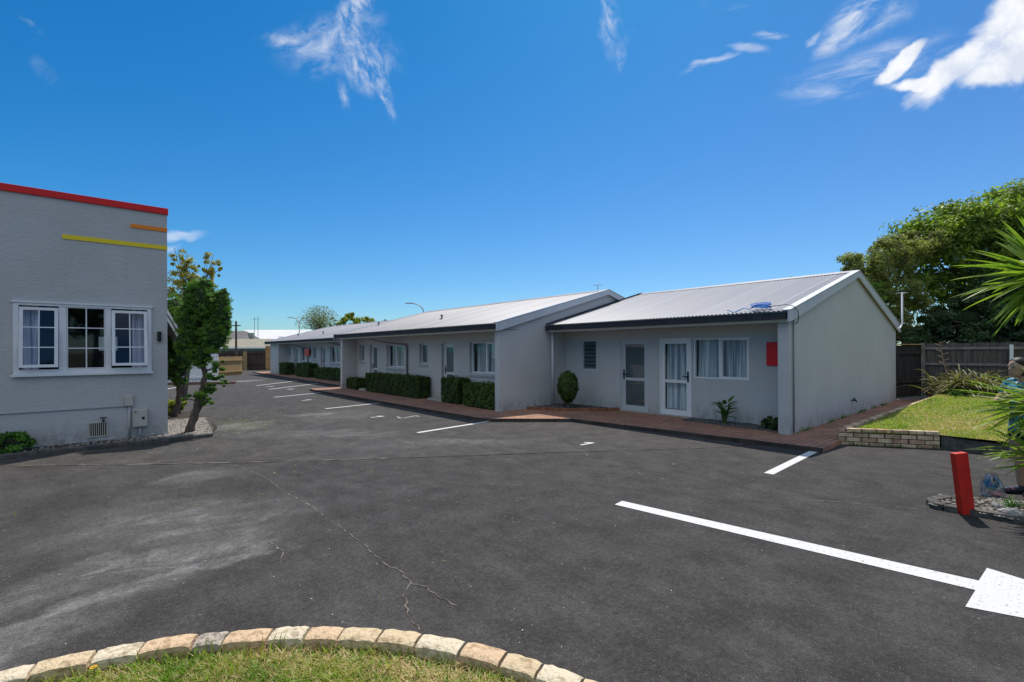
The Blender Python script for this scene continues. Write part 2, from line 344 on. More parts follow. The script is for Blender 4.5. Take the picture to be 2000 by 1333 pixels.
# ---------------------------------------------------------------- ground
gm = mat('outlying_ground', (.05, .06, .025), (.09, .085, .045), .4, 1)
o = MB().add([(-900, -900, -.03), (900, -900, -.03), (900, 900, -.03), (-900, 900, -.03)], [(0, 1, 2, 3)]).build('ground', gm); props(o, kind='structure')
def asphalt_mat():
    m = bpy.data.materials.new('asphalt'); m.use_nodes = True; w = NT(m.node_tree); b = w.n['Principled BSDF']
    co = w.new('ShaderNodeNewGeometry').outputs['Position']; x, y, z = w.sep(co)
    big = w.noise(co, .35, 5, .6); mid = w.noise(co, 2.3, 6, .65); fine = w.noise(co, 170, 3, .75)
    xy = w.comb(x, y)
    # younger asphalt this side of the joint, older and paler beyond
    side = w.math('ADD', w.math('MULTIPLY', x, .579), w.math('MULTIPLY', y, .815))
    old = w.ramp(side, 7.96, 8.02)
    new = w.mix(w.ramp(mid, .3, .7), (.046, .0425, .0395), (.078, .073, .069))
    oldc = w.mix(w.ramp(mid, .3, .72), (.058, .054, .051), (.098, .091, .086))
    col = w.mix(old, new, oldc)
    col = w.mix(w.ramp(big, .35, .65, 0, .22), col, w.mix(1.0, col, (1.45, 1.42, 1.42), 'MULTIPLY'))
    # worn, sun-bleached patch on the left of the long crack
    wv = w.vmath('ADD', xy, w.vmath('SCALE', w.vmath('SUBTRACT', w.noise(co, .9, 4, out=1), (.5, .5, .5))))
    wv.node.inputs[1].links[0].from_node.inputs['Scale'].default_value = 1.5
    def patch(cx, cy, rx, ry, ang, a=1.0, b_=.3):
        r = w.mapping(w.vmath('SUBTRACT', wv, (cx, cy, 0.0)), rot=(0, 0, -R(ang)))
        return w.ramp(w.vmath('LENGTH', w.vmath('MULTIPLY', r, (1/rx, 1/ry, 0.0)), out=1), a, b_)
    leftz = w.math('MULTIPLY', w.ramp(w.sep(wv)[0], 2.1, 1.5), w.ramp(side, 1.9, 3.6))
    col = w.mix(w.math('MULTIPLY', leftz, .50), col, w.mix(w.ramp(w.noise(co, 1.1, 5, .6), .35, .65), (.046, .042, .038), (.105, .099, .093)))
    streak = w.ramp(w.noise(w.mapping(co, rot=(0, 0, R(-35)), scale=(.7, 1.3, 1)), 2.0, 9, .75, .9), .42, .72)
    dust = None
    for a in [(.62, 6.0, 1.6, .95, -20, .55), (.35, 5.0, 1.5, .55, 15, .9), (.75, 4.55, .75, .20, 5, 1.0), (1.15, 4.75, .35, .22, 30, .9), (1.0, 7.9, .6, .45, 10, .6),
              (-.1, 4.2, 1.0, .35, 25, .8), (4.9, 7.6, 2.4, .6, -35, .4), (3.4, 10.4, 2.6, .8, -40, .4), (5.0, 13.0, 1.8, 1.4, 50, .4), (6.6, 31.4, 1.7, 1.1, 40, 1.3), (4.47, 13.5, 1.0, .6, -30, 1.0), (2.3, 12.6, 1.2, .9, 0, .7)]:
        p_ = w.math('MULTIPLY', patch(*a[:5]), a[5]); dust = p_ if dust is None else w.math('MAXIMUM', dust, p_)
    col = w.mix(w.math('MULTIPLY', dust, w.math('ADD', w.math('MULTIPLY', streak, .85), .30)), col, (.30, .288, .275))
    brown = w.math('MULTIPLY', w.ramp(w.noise(co, 1.4, 5, .7), .45, .75), w.math('MULTIPLY', old, w.ramp(w.sep(wv)[0], 4.5, 1.5)))
    col = w.mix(w.math('MULTIPLY', brown, .5), col, (.17, .135, .10))
    dark = w.ramp(w.noise(co, 1.6, 6, .7), .60, .74, 0, .22); col = w.mix(dark, col, (.035, .034, .034))
    # aggregate
    vo = w.new('ShaderNodeTexVoronoi'); vo.inputs['Scale'].default_value = 115; w.set(vo.inputs['Vector'], co)
    vcol = w.new('ShaderNodeSeparateColor'); w.set(vcol.inputs[0], vo.outputs['Color'])
    sp = w.ramp(vcol.outputs[0], .60, .95, 0, 1); near = w.math('MULTIPLY', sp, w.ramp(vo.outputs['Distance'], .45, .2))
    col = w.mix(w.math('MULTIPLY', near, .75), col, (.22, .212, .205))
    col = w.mix(w.ramp(fine, .40, .62, 0, .72), col, (.014, .013, .012))
    sv = w.new('ShaderNodeTexVoronoi'); sv.inputs['Scale'].default_value = 5.5; w.set(sv.inputs['Vector'], co); sv.inputs['Randomness'].default_value = 1
    s2 = w.new('ShaderNodeSeparateColor'); w.set(s2.inputs[0], sv.outputs['Color'])
    g1 = w.ramp(w.noise(co, 26, 5, .8), .30, .70, .72, 1.40); g2 = w.ramp(w.noise(w.mapping(co, rot=(0, 0, R(41)), scale=(1, .45, 1)), 5.5, 7, .72), .32, .68, .86, 1.17)
    gg_ = w.math('MULTIPLY', g1, g2); col = w.mix(1.0, col, w.comb(gg_, gg_, gg_), 'MULTIPLY')
    spot = w.math('MULTIPLY', w.ramp(sv.outputs['Distance'], .075, .03), w.math('GREATER_THAN', s2.outputs[1], .72))
    col = w.mix(w.math('MULTIPLY', spot, .35), col, (.36, .34, .31))
    w.set(b.inputs['Base Color'], col); b.inputs['Roughness'].default_value = .9; b.inputs['Specular IOR Level'].default_value = .2
    bn = w.new('ShaderNodeBump'); bn.inputs['Strength'].default_value = .7; bn.inputs['Distance'].default_value = .006
    w.set(bn.inputs['Height'], w.math('ADD', vo.outputs['Distance'], w.math('MULTIPLY', fine, .8))); w.set(b.inputs['Normal'], bn.outputs[0])
    return m
asp = MB().add([(-30, -22, 0), (22, -22, 0), (22, 62, 0), (-30, 62, 0)], [(0, 1, 2, 3)]).build('asphalt', asphalt_mat()); props(asp, kind='structure')

lineM = mat('road_marking_paint', (.26, .25, .245), (.62, .615, .60), 40, .8, .5, 90, lo=.29, hi=.43, detail=9)
wornM = mat('worn_marking_paint', (.22, .23, .25), (.42, .44, .46), 14, .8)
def strip(pts, wd, z=.004):
    mb = MB(); pts = [Vector((p[0], p[1])) for p in pts]; L = []; Rr = []
    for i, p in enumerate(pts):
        t = (pts[min(i+1, len(pts)-1)]-pts[max(i-1, 0)]).normalized(); nrm = Vector((-t.y, t.x)); ww = (wd[i] if isinstance(wd, list) else wd)/2
        L.append(p+nrm*ww); Rr.append(p-nrm*ww)
    n = len(pts); mb.add([(p.x, p.y, z) for p in L]+[(p.x, p.y, z) for p in Rr], [(i, i+n, i+1+n, i+1) for i in range(n-1)])
    return mb
def densify(pts, step=.15, jit=.012):
    out = []
    for a, b in zip(pts[:-1], pts[1:]):
        a = Vector(a); b = Vector(b); k = max(1, int((b-a).length/step))
        for i in range(k): p = a.lerp(b, i/k); out.append((p.x+random.uniform(-jit, jit), p.y+random.uniform(-jit, jit)))
    out.append(tuple(pts[-1])); return out
for p, wd in [(((7.10, 2.68), (9.45, 2.76)), .125), (((5.14, 8.98), (7.28, 9.22)), .11), (((5.2, 14.6), (7.25, 14.95)), .11), (((5.06, 19.6), (7.09, 20.37)), .12),
          (((5.94, 23.84), (9.0, 26.3)), .12), (((6.08, 26.79), (8.93, 29.6)), .12), (((2.2, 27.0), (3.0, 28.5)), .12)]:
    strip(densify(p, .2, .0), wd).build('parking_line', lineM, asp)
mb = MB(); mb.add([(4.40, 3.30, .004), (4.57, 3.32, .004), (4.99, .40, .004), (4.78, .40, .004)], [(0, 1, 2, 3)])
mb.add([(4.42, .42, .004), (4.78, .40, .004), (4.99, .40, .004), (5.33, .38, .004), (4.94, -1.0, .004)], [(0, 1, 2, 3, 4)]); mb.build('painted_arrow', lineM, asp)
def one(x, y, rz, m=lineM, k=1.0):
    mb = MB(); mb.M = Matrix.Translation((x, y, .004)) @ Matrix.Rotation(rz, 4, 'Z') @ Matrix.Scale(k, 4)
    mb.add([(0, -.03, 0), (.34, -.03, 0), (.34, .03, 0), (.0, .03, 0)], [(0, 1, 2, 3)]); mb.add([(.34, .03, 0), (.24, .15, 0), (.20, .10, 0), (.26, .03, 0)], [(0, 1, 2, 3)])
    mb.build('painted_number', m, asp)
one(6.70, 5.78, R(-4)); one(5.40, 11.85, R(0), k=1.1); one(5.44, 17.55, R(20), k=1.2); one(6.25, 25.6, R(20), k=1.3); one(6.5, 23.05, R(33), k=1.3)
mb = MB(); mb.M = Matrix.Translation((5.92, 11.35, .004)) @ Matrix.Rotation(R(-12), 4, 'Z')
mb.add([(0, -.16, 0), (.06, -.16, 0), (.06, .16, 0), (0, .16, 0)], [(0, 1, 2, 3)]); mb.add([(.06, -.16, 0), (.14, -.16, 0), (.48, .06, 0), (.42, .12, 0)], [(0, 1, 2, 3)]); mb.add([(.42, .12, 0), (.48, .06, 0), (.52, -.1, 0), (.58, -.04, 0), (.54, .14, 0)], [(0, 1, 2, 3, 4)]); mb.build('painted_number', wornM, asp)
crackM = mat('crack_filler', (.09, .07, .055), (.27, .225, .185), 14, .95, lo=.38, hi=.62); jointM = mat('joint_dark', (.012, .011, .010), (.05, .04, .03), 4, 1)
jdustM = mat('joint_dust', (.12, .095, .075), (.26, .22, .18), 3, 1)
J = [(-1.6, 11.05), (-1.13, 10.7), (.36, 9.45), (1.88, 8.29), (3.17, 7.41), (4.91, 6.27), (6.01, 5.57), (7.12, 4.78), (8.31, 4.0), (9.0, 3.6)]
Jd = densify(J, .12, .008)
strip(Jd, [random.uniform(.008, .03) for _ in Jd], .006).build('joint', jointM, asp)  # thin dark expansion joint with some dirt
Jd2 = [(x+.02, y+.03) for x, y in Jd[:60]]; strip(Jd2, [max(.004, random.uniform(-.02, .05)) for _ in Jd2], .003).build('joint_dust', jdustM, asp)
CR = [[(1.60, 8.3), (1.75, 7.16), (1.75, 6.22), (1.81, 5.46), (1.81, 4.99), (1.81, 4.35), (1.78, 3.66), (1.80, 3.38), (1.77, 3.21), (1.64, 3.08), (1.55, 2.84), (1.51, 2.63)], [(1.77, 3.21), (1.83, 3.08), (1.82, 2.89), (1.86, 2.7)],
      [(4.34, 14.42), (4.37, 12.08), (4.42, 10.33), (4.52, 9.03), (4.38, 7.75)], [(6.1, 2.1), (6.38, 1.64), (6.59, 1.3), (6.75, .96)], [(7.04, 8.73), (7.14, 8.03), (7.4, 7.15)], [(1.18, 4.75), (1.22, 4.45), (1.12, 4.2)]]
for i, c in enumerate(CR):
    cd = densify(c, .05, .014); strip(cd, [max(.002, random.gauss(.006 if i < 2 else .008, .004)) for _ in cd], .005).build('crack', crackM, asp)

# litter: fallen leaves scattered on the asphalt
def litter():
    P = []
    for (cx, cy, r, n) in [(2.6, 13.4, 1.0, 420), (2.3, 12.3, .8, 260), (2.9, 12.4, .7, 120), (1.2, 10.6, .8, 30), (2.4, 7.4, 1.0, 14), (3.2, 6.9, .7, 14), (2, 5, 3.0, 26), (4.0, 16, 1.2, 60), (6, 4, 3, 20), (-.5, 8, .8, 10), (3.6, 4.2, .8, 5)]:
        a = rng.normal(size=(n, 2))*r*.6; P.append(np.c_[cx+a[:, 0], cy+a[:, 1], np.full(n, .014)])
    P = np.concatenate(P); V, F = leaves(P, np.tile([0, 0, 1.], (len(P), 1)), .015, .42, .3)
    V[:, 2] = np.maximum(V[:, 2], .006)
    o = np_mesh('leaf_litter', V, F, limeM); props(o, 'scattered yellow green leaves fallen on the asphalt', 'leaves', kind='stuff')
    n = 330; a = rng.random((n, 2)); P = np.c_[-1+9*a[:, 0]**1.2, 1.6+10*a[:, 1], np.full(n, .007)]
    V, F = leaves(P, np.tile([0, 0, 1.], (n, 1)), .0055, .45, .15); V[:, 2] = np.maximum(V[:, 2], .005)
    o = np_mesh('white_grit', V, F, paperM); props(o, 'tiny pale chips of grit scattered on the asphalt', 'grit', kind='stuff')
litter()

# paved footpath in front of the units
def brick_mat(name, c1, c2, mort, sx, rot=0):
    m = bpy.data.materials.new(name); m.use_nodes = True; w = NT(m.node_tree); b = w.n['Principled BSDF']
    co = w.mapping(w.new('ShaderNodeNewGeometry').outputs['Position'], rot=(0, 0, rot))
    br = w.new('ShaderNodeTexBrick'); w.set(br.inputs['Vector'], co); br.inputs['Color1'].default_value = (*c1, 1); br.inputs['Color2'].default_value = (*c2, 1); br.inputs['Mortar'].default_value = (*mort, 1)
    br.inputs['Scale'].default_value = sx; br.inputs['Brick Width'].default_value = .5; br.inputs['Row Height'].default_value = .25; br.inputs['Mortar Size'].default_value = .012
    col = w.mix(w.ramp(w.noise(co, 1.3, 5), .4, .75, 0, .55), br.outputs[0], (.13, .09, .065))
    col = w.mix(w.ramp(w.noise(co, 14, 4), .5, .8, 0, .4), col, (.38, .24, .17))
    w.set(b.inputs['Base Color'], col); b.inputs['Roughness'].default_value = .9
    bn = w.new('ShaderNodeBump'); bn.inputs['Strength'].default_value = .6; bn.inputs['Distance'].default_value = .008; bn.invert = True
    w.set(bn.inputs['Height'], br.outputs['Fac']); w.set(b.inputs['Normal'], bn.outputs[0]); return m
paveM = brick_mat('brick_paving', (.44, .225, .135), (.31, .155, .10), (.075, .055, .04), 2.2)
edge = [(9.24, 2.62), (9.18, 3.0), (8.72, 7.8), (7.30, 9.12), (7.15, 9.6), (7.08, 21.7), (7.25, 21.85), (8.9, 22.0), (9.02, 24.2), (9.35, 38), (9.6, 43.2)]
inner = [(13.5, 43.2), (13.5, 21.5), (11.6, 21.3), (11.6, 10.1), (11.6, 3.6), (20.9, 3.6), (20.9, 2.62)]
pv = MB(); pv.prism((edge+inner)[::-1], -.02, .08); pv = pv.build('paved_path', paveM); props(pv, kind='structure')
# kerb course along the path edge, its face coloured near black for shade
kb = MB()
for a, b in zip(edge[:-1], edge[1:]):
    a = Vector(a); b = Vector(b); t = (b-a).normalized(); n = Vector((t.y, -t.x)) if True else None
    n = Vector((-t.y, t.x)); 
    L = (b-a).length; k = max(1, int(L/.23))
    for i in range(k):
        p = a+t*(i*L/k); q_ = a+t*((i+1)*L/k-.012); o_ = .003+random.uniform(0, .003)
        kb.prism([tuple(p+n*(.02+o_)), tuple(q_+n*(.02+o_)), tuple(q_-n*.012), tuple(p-n*.012)], -.01, .076+random.uniform(-.002, .003))
kb = kb.build('kerb', mat('kerb_shade', (.035, .030, .028), (.075, .062, .055), 2.2, .95, .5, 60, lo=.35, hi=.65, bdist=.005), pv)

# ---------------------------------------------------------------- motel units
XFORM = lambda: None
def wall_cells(mb, u0, u1, z0, z1, thick, ops, F):
    """panel in local frame: u along, w depth (0 = outer face, thick = inner), z up; F(u,w,z)->world"""
    us = sorted({u0, u1, *[o[0] for o in ops], *[o[1] for o in ops]}); zs = sorted({z0, z1, *[o[2] for o in ops], *[o[3] for o in ops]})
    def solid(i, j):
        if i < 0 or j < 0 or i >= len(us)-1 or j >= len(zs)-1: return False
        cu = (us[i]+us[i+1])/2; cz = (zs[j]+zs[j+1])/2
        return not any(a < cu < b and c < cz < d for a, b, c, d in ops)
    def quad(*p): mb.add([F(*x) for x in p], [(0, 1, 2, 3)])
    for i in range(len(us)-1):
        for j in range(len(zs)-1):
            if not solid(i, j): continue
            a, b, c, d = us[i], us[i+1], zs[j], zs[j+1]
            quad((a, 0, c), (b, 0, c), (b, 0, d), (a, 0, d)); quad((a, thick, c), (b, thick, c), (b, thick, d), (a, thick, d))
            if not solid(i-1, j): quad((a, 0, c), (a, thick, c), (a, thick, d), (a, 0, d))
            if not solid(i+1, j): quad((b, 0, c), (b, thick, c), (b, thick, d), (b, 0, d))
            if not solid(i, j-1): quad((a, 0, c), (b, 0, c), (b, thick, c), (a, thick, c))
            if not solid(i, j+1): quad((a, 0, d), (b, 0, d), (b, thick, d), (a, thick, d))
def fbox(mb, F, u0, u1, w0, w1, z0, z1):
    ps = [F(u, w, z) for z in (z0, z1) for (u, w) in ((u0, w0), (u1, w0), (u1, w1), (u0, w1))]
    mb.add(ps, [(0, 3, 2, 1), (4, 5, 6, 7), (0, 1, 5, 4), (1, 2, 6, 5), (2, 3, 7, 6), (3, 0, 4, 7)])
def frame_ring(mb, F, u0, u1, z0, z1, t, w0, w1):
    fbox(mb, F, u0, u1, w0, w1, z0, z0+t); fbox(mb, F, u0, u1, w0, w1, z1-t, z1)
    fbox(mb, F, u0, u0+t, w0, w1, z0+t, z1-t); fbox(mb, F, u1-t, u1, w0, w1, z0+t, z1-t)
def curtain(F, u0, u1, z0, z1, w, m, parent, amp=.045, pitch=.17, flare=0):
    n = max(8, int((u1-u0)/.012)); V = []; ph = random.random()*6
    for k, z in enumerate(np.linspace(z0, z1, 5)):
        for i in range(n+1):
            t = i/n; u = u0+(u1-u0)*t; a = amp*(.7+.5*math.sin(t*9+ph))
            V.append(F(u, w+a*math.sin(u/pitch*6.283*(1+.12*math.sin(u*3+ph))+ph)+.01*k, z))
    Fc = [(k*(n+1)+i, k*(n+1)+i+1, (k+1)*(n+1)+i+1, (k+1)*(n+1)+i) for k in range(4) for i in range(n)]
    mb = MB(); mb.add(V, Fc); return mb.build('curtain', m, parent, smooth=True)
def window(F, par, u0, u1, z0, z1, w0=.06, mull=None, fm=None, gm=None, sill=False, curt=True, louvre=False, label=None):
    fm = fm or alumM; mb = MB(); frame_ring(mb, F, u0+.002, u1-.002, z0+.002, z1-.002, .038, w0, w0+.06)
    if mull: fbox(mb, F, mull-.03, mull+.03, w0-.006, w0+.05, z0+.04, z1-.04)
    if mull:  # sliding sash inner frame
        frame_ring(mb, F, u0+.04, mull-.03, z0+.04, z1-.04, .022, w0+.012, w0+.04)
    fr = mb.build('window', fm, par)
    if label: fr['label'] = label
    g = MB()
    if louvre:
        n = 7; h = (z1-z0-.08)/n
        for i in range(n):
            zz = z0+.04+i*h; g.add([F(u0+.04, w0+.005, zz), F(u1-.04, w0+.005, zz), F(u1-.04, w0+.07, zz+h*.80), F(u0+.04, w0+.07, zz+h*.80)], [(0, 1, 2, 3)])
    else: g.add([F(u0+.03, w0+.03, z0+.03), F(u1-.03, w0+.03, z0+.03), F(u1-.03, w0+.03, z1-.03), F(u0+.03, w0+.03, z1-.03)], [(0, 1, 2, 3)])
    g.build('pane', gm or glassM, fr)
    if sill:
        s = MB(); fbox(s, F, u0-.04, u1+.02, -.03, w0, z0-.115, z0-.045); s.build('sill', mat('sill_paint', (.33, .37, .40), None, rough=.6), fr)
    if curt:
        c0, c1 = u0+.03, u1-.03
        curtain(F, c0, c1, z0-.05, z1, w0+.16, curtM, fr)
    return fr
def door(F, par, u0, u1, z0, z1, w0=.05, fm=None, gm=None, handle='R', curt=False, hm=None):
    fm = fm or alumM; mb = MB(); frame_ring(mb, F, u0+.002, u1-.002, z0+.002, z1-.002, .045, w0-.01, w0+.06); fr = mb.build('door', fm, par)
    a, b, c, d = u0+.05, u1-.05, z0+.05, z1-.05; mid = z0+.82
    mb = MB(); st = .085
    fbox(mb, F, a, a+st, w0+.005, w0+.045, c, d); fbox(mb, F, b-st, b, w0+.005, w0+.045, c, d)
    fbox(mb, F, a+st, b-st, w0+.007, w0+.043, c, c+.10); fbox(mb, F, a+st, b-st, w0+.007, w0+.043, d-.085, d); fbox(mb, F, a+st, b-st, w0+.007, w0+.043, mid, mid+.075)
    mb.build('door_leaf', fm, fr)
    for zz0, zz1 in ((c+.1, mid), (mid+.075, d-.085)):
        g = MB(); g.add([F(a+st, w0+.025, zz0), F(b-st, w0+.025, zz0), F(b-st, w0+.025, zz1), F(a+st, w0+.025, zz1)], [(0, 1, 2, 3)]); g.build('pane', gm or glassM, fr)
    hu = b-st/2 if handle == 'R' else a+st/2; s_ = -1 if handle == 'R' else 1
    h = MB(); fbox(h, F, hu-.022, hu+.022, w0-.005, w0+.004, mid+.03, mid+.29); fbox(h, F, min(hu, hu+s_*.12), max(hu, hu+s_*.12), w0-.05, w0-.03, mid+.15, mid+.175); fbox(h, F, hu-.012, hu+.012, w0-.05, w0-.004, mid+.15, mid+.175)
    h.build('handle', hm or blackM, fr)
    if curt: curtain(F, a+st-.02, b-st+.02, c+.1, d-.02, w0+.14, curtM, fr)
    s = MB(); fbox(s, F, u0-.02, u1+.02, -.03, w0-.012, z0-.05, z0+.015); s.build('threshold', concLM, fr)
    return fr

RS = .262
roofM_cache = {}
def roof_mat(name, base, dirt, speck):
    m = bpy.data.materials.new(name); m.use_nodes = True; w = NT(m.node_tree); b = w.n['Principled BSDF']
    co = w.new('ShaderNodeNewGeometry').outputs['Position']; x, y, z = w.sep(co)
    cell = w.math('FLOOR', w.math('DIVIDE', y, .762)); wn = w.new('ShaderNodeTexWhiteNoise', noise_dimensions='1D'); w.set(wn.inputs['W'], cell)
    col = w.mix(wn.outputs[0], tuple(c*.86 for c in base), tuple(c*1.06 for c in base))
    lap = w.ramp(w.math('FRACT', w.math('DIVIDE', y, .762)), .0, .09, 1, 0); col = w.mix(w.math('MULTIPLY', lap, .9), col, tuple(min(1, c*1.4) for c in base))
    col = w.mix(w.ramp(w.noise(w.mapping(co, scale=(.4, 2, 1)), 1.4, 6, .65), .4, .75, 0, dirt), col, (.34, .29, .24))
    if speck: col = w.mix(w.ramp(w.noise(co, 9, 3, .7), .60, .72, 0, speck), col, (.17, .15, .12))
    # fixing screws rows
    w.set(b.inputs['Base Color'], col); b.inputs['Roughness'].default_value = .55; b.inputs['Specular IOR Level'].default_value = .4
    return m
roof1M = roof_mat('zinc_roofing', (.245, .25, .275), .25, .15); roof2M = roof_mat('weathered_roofing', (.33, .32, .325), .45, .6); roof3M = roof_mat('far_roofing', (.28, .28, .30), .3, .25)
def motel_unit(label, Xe, Y0, Y1, wings, openings, roofM, facX, y_f0, y_f1, backw=4.85, extra=None, farbarge=True):
    """Xe = outer gutter line, roof from Y0 to Y1"""
    b = thing('motel_block', (facX, (Y0+Y1)/2, .08), label, 'building', 'single storey motel blocks joined in a stepped row')
    zE = 2.45; Xr = Xe+backw; Xb = Xe+2*backw
    rz = lambda x: zE+.03+RS*(min(x, 2*Xr-x)-Xe)
    F = lambda u, w, z: (facX+w, u, z)
    mb = MB(); wall_cells(mb, y_f0, y_f1, .04, 2.32, .16, [o[:4] for o in openings], F)
    for (ya, yb, x0, full) in wings:
        if full:
            mb.prismY([(x0, .04), (Xb-.25, .04), (Xb-.25, rz(Xb-.25)-.05), (Xr, rz(Xr)-.05), (x0, rz(x0)-.05)], ya, yb)
        else: mb.box(x0, facX+.02, ya, yb, .04, 2.31)
    mb.box(Xb-.45, Xb-.26, y_f0+.1, y_f1-.1, .04, 2.6)
    if extra: extra(mb)
    mb.build('wall', wallM, b)
    # rooms behind the openings
    rm = MB(); rm.box(facX+2.2, facX+2.25, y_f0+.02, y_f1-.02, .05, 2.3); rm.box(facX+.161, facX+2.2, y_f0+.02, y_f1-.02, .082, .09)
    rm.build('room', roomM, b)
    # roof: real corrugations
    lam = .0889; n = int((Y1-Y0)/lam*6); ys = np.linspace(Y0, Y1, n+1); wv = .010*np.cos((ys-Y0)/lam*2*np.pi)
    xs = [Xe+.05, Xr, Xb-.05]; V = []
    for x in xs:
        z = rz(x) if x != Xr else rz(Xr)
        V.append(np.c_[np.full(n+1, x), ys, z+wv])
    V = np.concatenate(V); i = np.arange(n); F4 = np.concatenate([np.c_[k*(n+1)+i, k*(n+1)+i+1, (k+1)*(n+1)+i+1, (k+1)*(n+1)+i] for k in (0, 1)])
    rf = np_mesh('roof', V, F4, roofM, b)
    cap = MB(); zr = rz(Xr)
    cap.prismY([(Xr-.2, zr-.045), (Xr, zr+.012), (Xr+.2, zr-.045), (Xr+.2, zr-.035), (Xr, zr+.035), (Xr-.2, zr-.035)], Y0-.01, Y1+.01); cap.build('ridge_cap', roofM, rf)
    g = MB(); g.box(Xe, Xe+.11, Y0+.03, Y1-.01, 2.33, 2.455); g.box(Xe-.008, Xe+.008, Y0+.03, Y1-.01, 2.44, 2.462); g.build('gutter', gutterM, b)
    g = MB(); g.box(Xe+.112, Xe+.14, Y0+.05, Y1-.03, 2.275, 2.503); g.build('fascia', creamM, b)
    g = MB(); g.box(Xe+.142, facX, Y0+.06, Y1-.04, 2.315, 2.33); g.build('soffit', soffitM, b)
    for (y, s) in ((Y0, -1), (Y1, 1)):
        if s == 1 and not farbarge: continue
        h = .185; lo = lambda x: rz(x)-h+.035; hi = lambda x: rz(x)+.012
        mb = MB(); y0, y1 = (y-.035, y+.002) if s < 0 else (y-.002, y+.035)
        mb.prismY([(Xe-.0, 2.275), (Xe+.16, 2.30), (Xr, lo(Xr)), (Xb-.16, 2.30), (Xb, 2.275), (Xb, hi(Xb)), (Xr, hi(Xr)), (Xe, hi(Xe))], y0, y1)
        mb.build('barge_board', trimM, b)
        mb = MB(); y0, y1 = (y-.05, y+.10) if s < 0 else (y-.10, y+.05)
        mb.prismY([(Xe-.005, hi(Xe)+.001), (Xr, hi(Xr)+.001), (Xb+.005, hi(Xb)+.001), (Xb+.005, hi(Xb)+.018), (Xr, hi(Xr)+.018), (Xe-.005, hi(Xe)+.018)], y0, y1)
        mb.build('barge_flashing', trimM, b)
    for o in openings:
        kind = o[4]; kw = o[5] if len(o) > 5 else {}
        if kind == 'w': window(F, b, *o[:4], **kw)
        else: door(F, b, *o[:4], **kw)
    return b, rf, F
W_ = 'w'; D_ = 'd'
u1, rf1, F1 = motel_unit('nearest grey motel block on the right with ribbed roof, plain gable wall and two doors', 9.95, 3.40, 9.93,
    [(3.45, 3.65, 10.15, True)],
    [(8.76, 9.32, 1.16, 2.04, W_, dict(louvre=True, curt=False, fm=trimM, gm=glassTealM, w0=.02)), (7.06, 7.93, .10, 2.04, D_, dict(fm=greydoorM, gm=glassFrostM, handle='R', w0=.03)),
     (5.86, 6.72, .10, 2.03, D_, dict(fm=whiteM, curt=True, handle='L', w0=.01)), (4.50, 5.80, 1.06, 2.02, W_, dict(mull=5.15, fm=whiteM, w0=.01))],
    roof1M, 10.87, 3.65, 9.96, farbarge=False)
u2, rf2, F2 = motel_unit('middle motel block with speckled pale roof and a long clipped hedge under its window', 8.05, 9.90, 21.5,
    [(9.96, 10.16, 8.22, True), (20.95, 21.15, 8.22, True)],
    [(20.62, 21.0, 1.29, 2.03, W_, dict(w0=.10, sill=True, curt=False, gm=glassTealM)) if False else (20.25, 20.75, 1.29, 2.03, W_, dict(w0=.10, sill=True, curt=False, gm=glassTealM)),
     (18.92, 19.66, .12, 2.03, D_, dict(w0=.11, gm=glassTealM, handle='R')), (16.6, 18.06, 1.09, 2.0, W_, dict(mull=17.4, w0=.10, sill=True)),
     (14.87, 15.43, 1.28, 2.0, W_, dict(w0=.10, sill=True, curt=False, gm=glassTealM)), (13.2, 13.94, .12, 2.0, D_, dict(w0=.11, gm=glassTealM, handle='R')),
     (10.85, 12.3, 1.04, 2.01, W_, dict(mull=11.55, w0=.10, sill=True, fm=whiteM))], roof2M, 8.92, 10.16, 20.95)
def ex3(mb): mb.box(10.05, 10.25, 37.5, 39.9, .04, 2.31)
u3, rf3, F3 = motel_unit('farthest motel block at the end of the row beside the timber fences', 9.75, 21.1, 40.3,
    [(21.16, 21.3, 10.6, True), (37.3, 37.5, 9.93, False), (39.7, 39.9, 10.25, True)],
    [(36.75, 37.25, 1.3, 2.04, W_, dict(w0=.1, sill=True, curt=False, gm=glassTealM)), (35.3, 36.09, .12, 2.03, D_, dict(w0=.11, gm=glassTealM)), (33.3, 34.6, 1.07, 2.04, W_, dict(mull=33.9, w0=.10, sill=True)),
     (31.5, 32.1, 1.23, 2.04, W_, dict(w0=.1, sill=True, curt=False, gm=glassTealM)), (29.9, 30.63, .12, 2.04, D_, dict(w0=.11, gm=glassTealM)), (27.5, 29.1, 1.05, 2.0, W_, dict(mull=28.3, w0=.1, sill=True)),
     (24.6, 25.3, .12, 2.04, D_, dict(w0=.11, gm=glassTealM)), (22.3, 23.7, 1.07, 2.0, W_, dict(mull=23, w0=.1, sill=True))], roof3M, 10.65, 21.3, 37.3, extra=ex3)
# flashing where unit 1's roof meets unit 2's end wall
rzf = lambda Xe, x: 2.48+RS*(min(x, 2*(Xe+4.85)-x)-Xe)
mb = MB(); mb.prismY([(9.95, 2.49), (14.8, rzf(9.95, 14.8)+.02), (14.8, rzf(9.95, 14.8)+.06), (9.95, 2.53)], 9.86, 9.895); mb.build('flashing', gutterM, u1)
# window details: blind/paper inside near window of unit 2
mb = MB(); fbox(mb, F2, 11.05, 11.35, .14, .145, 1.5, 1.98); mb.build('notice', paperM, u2)
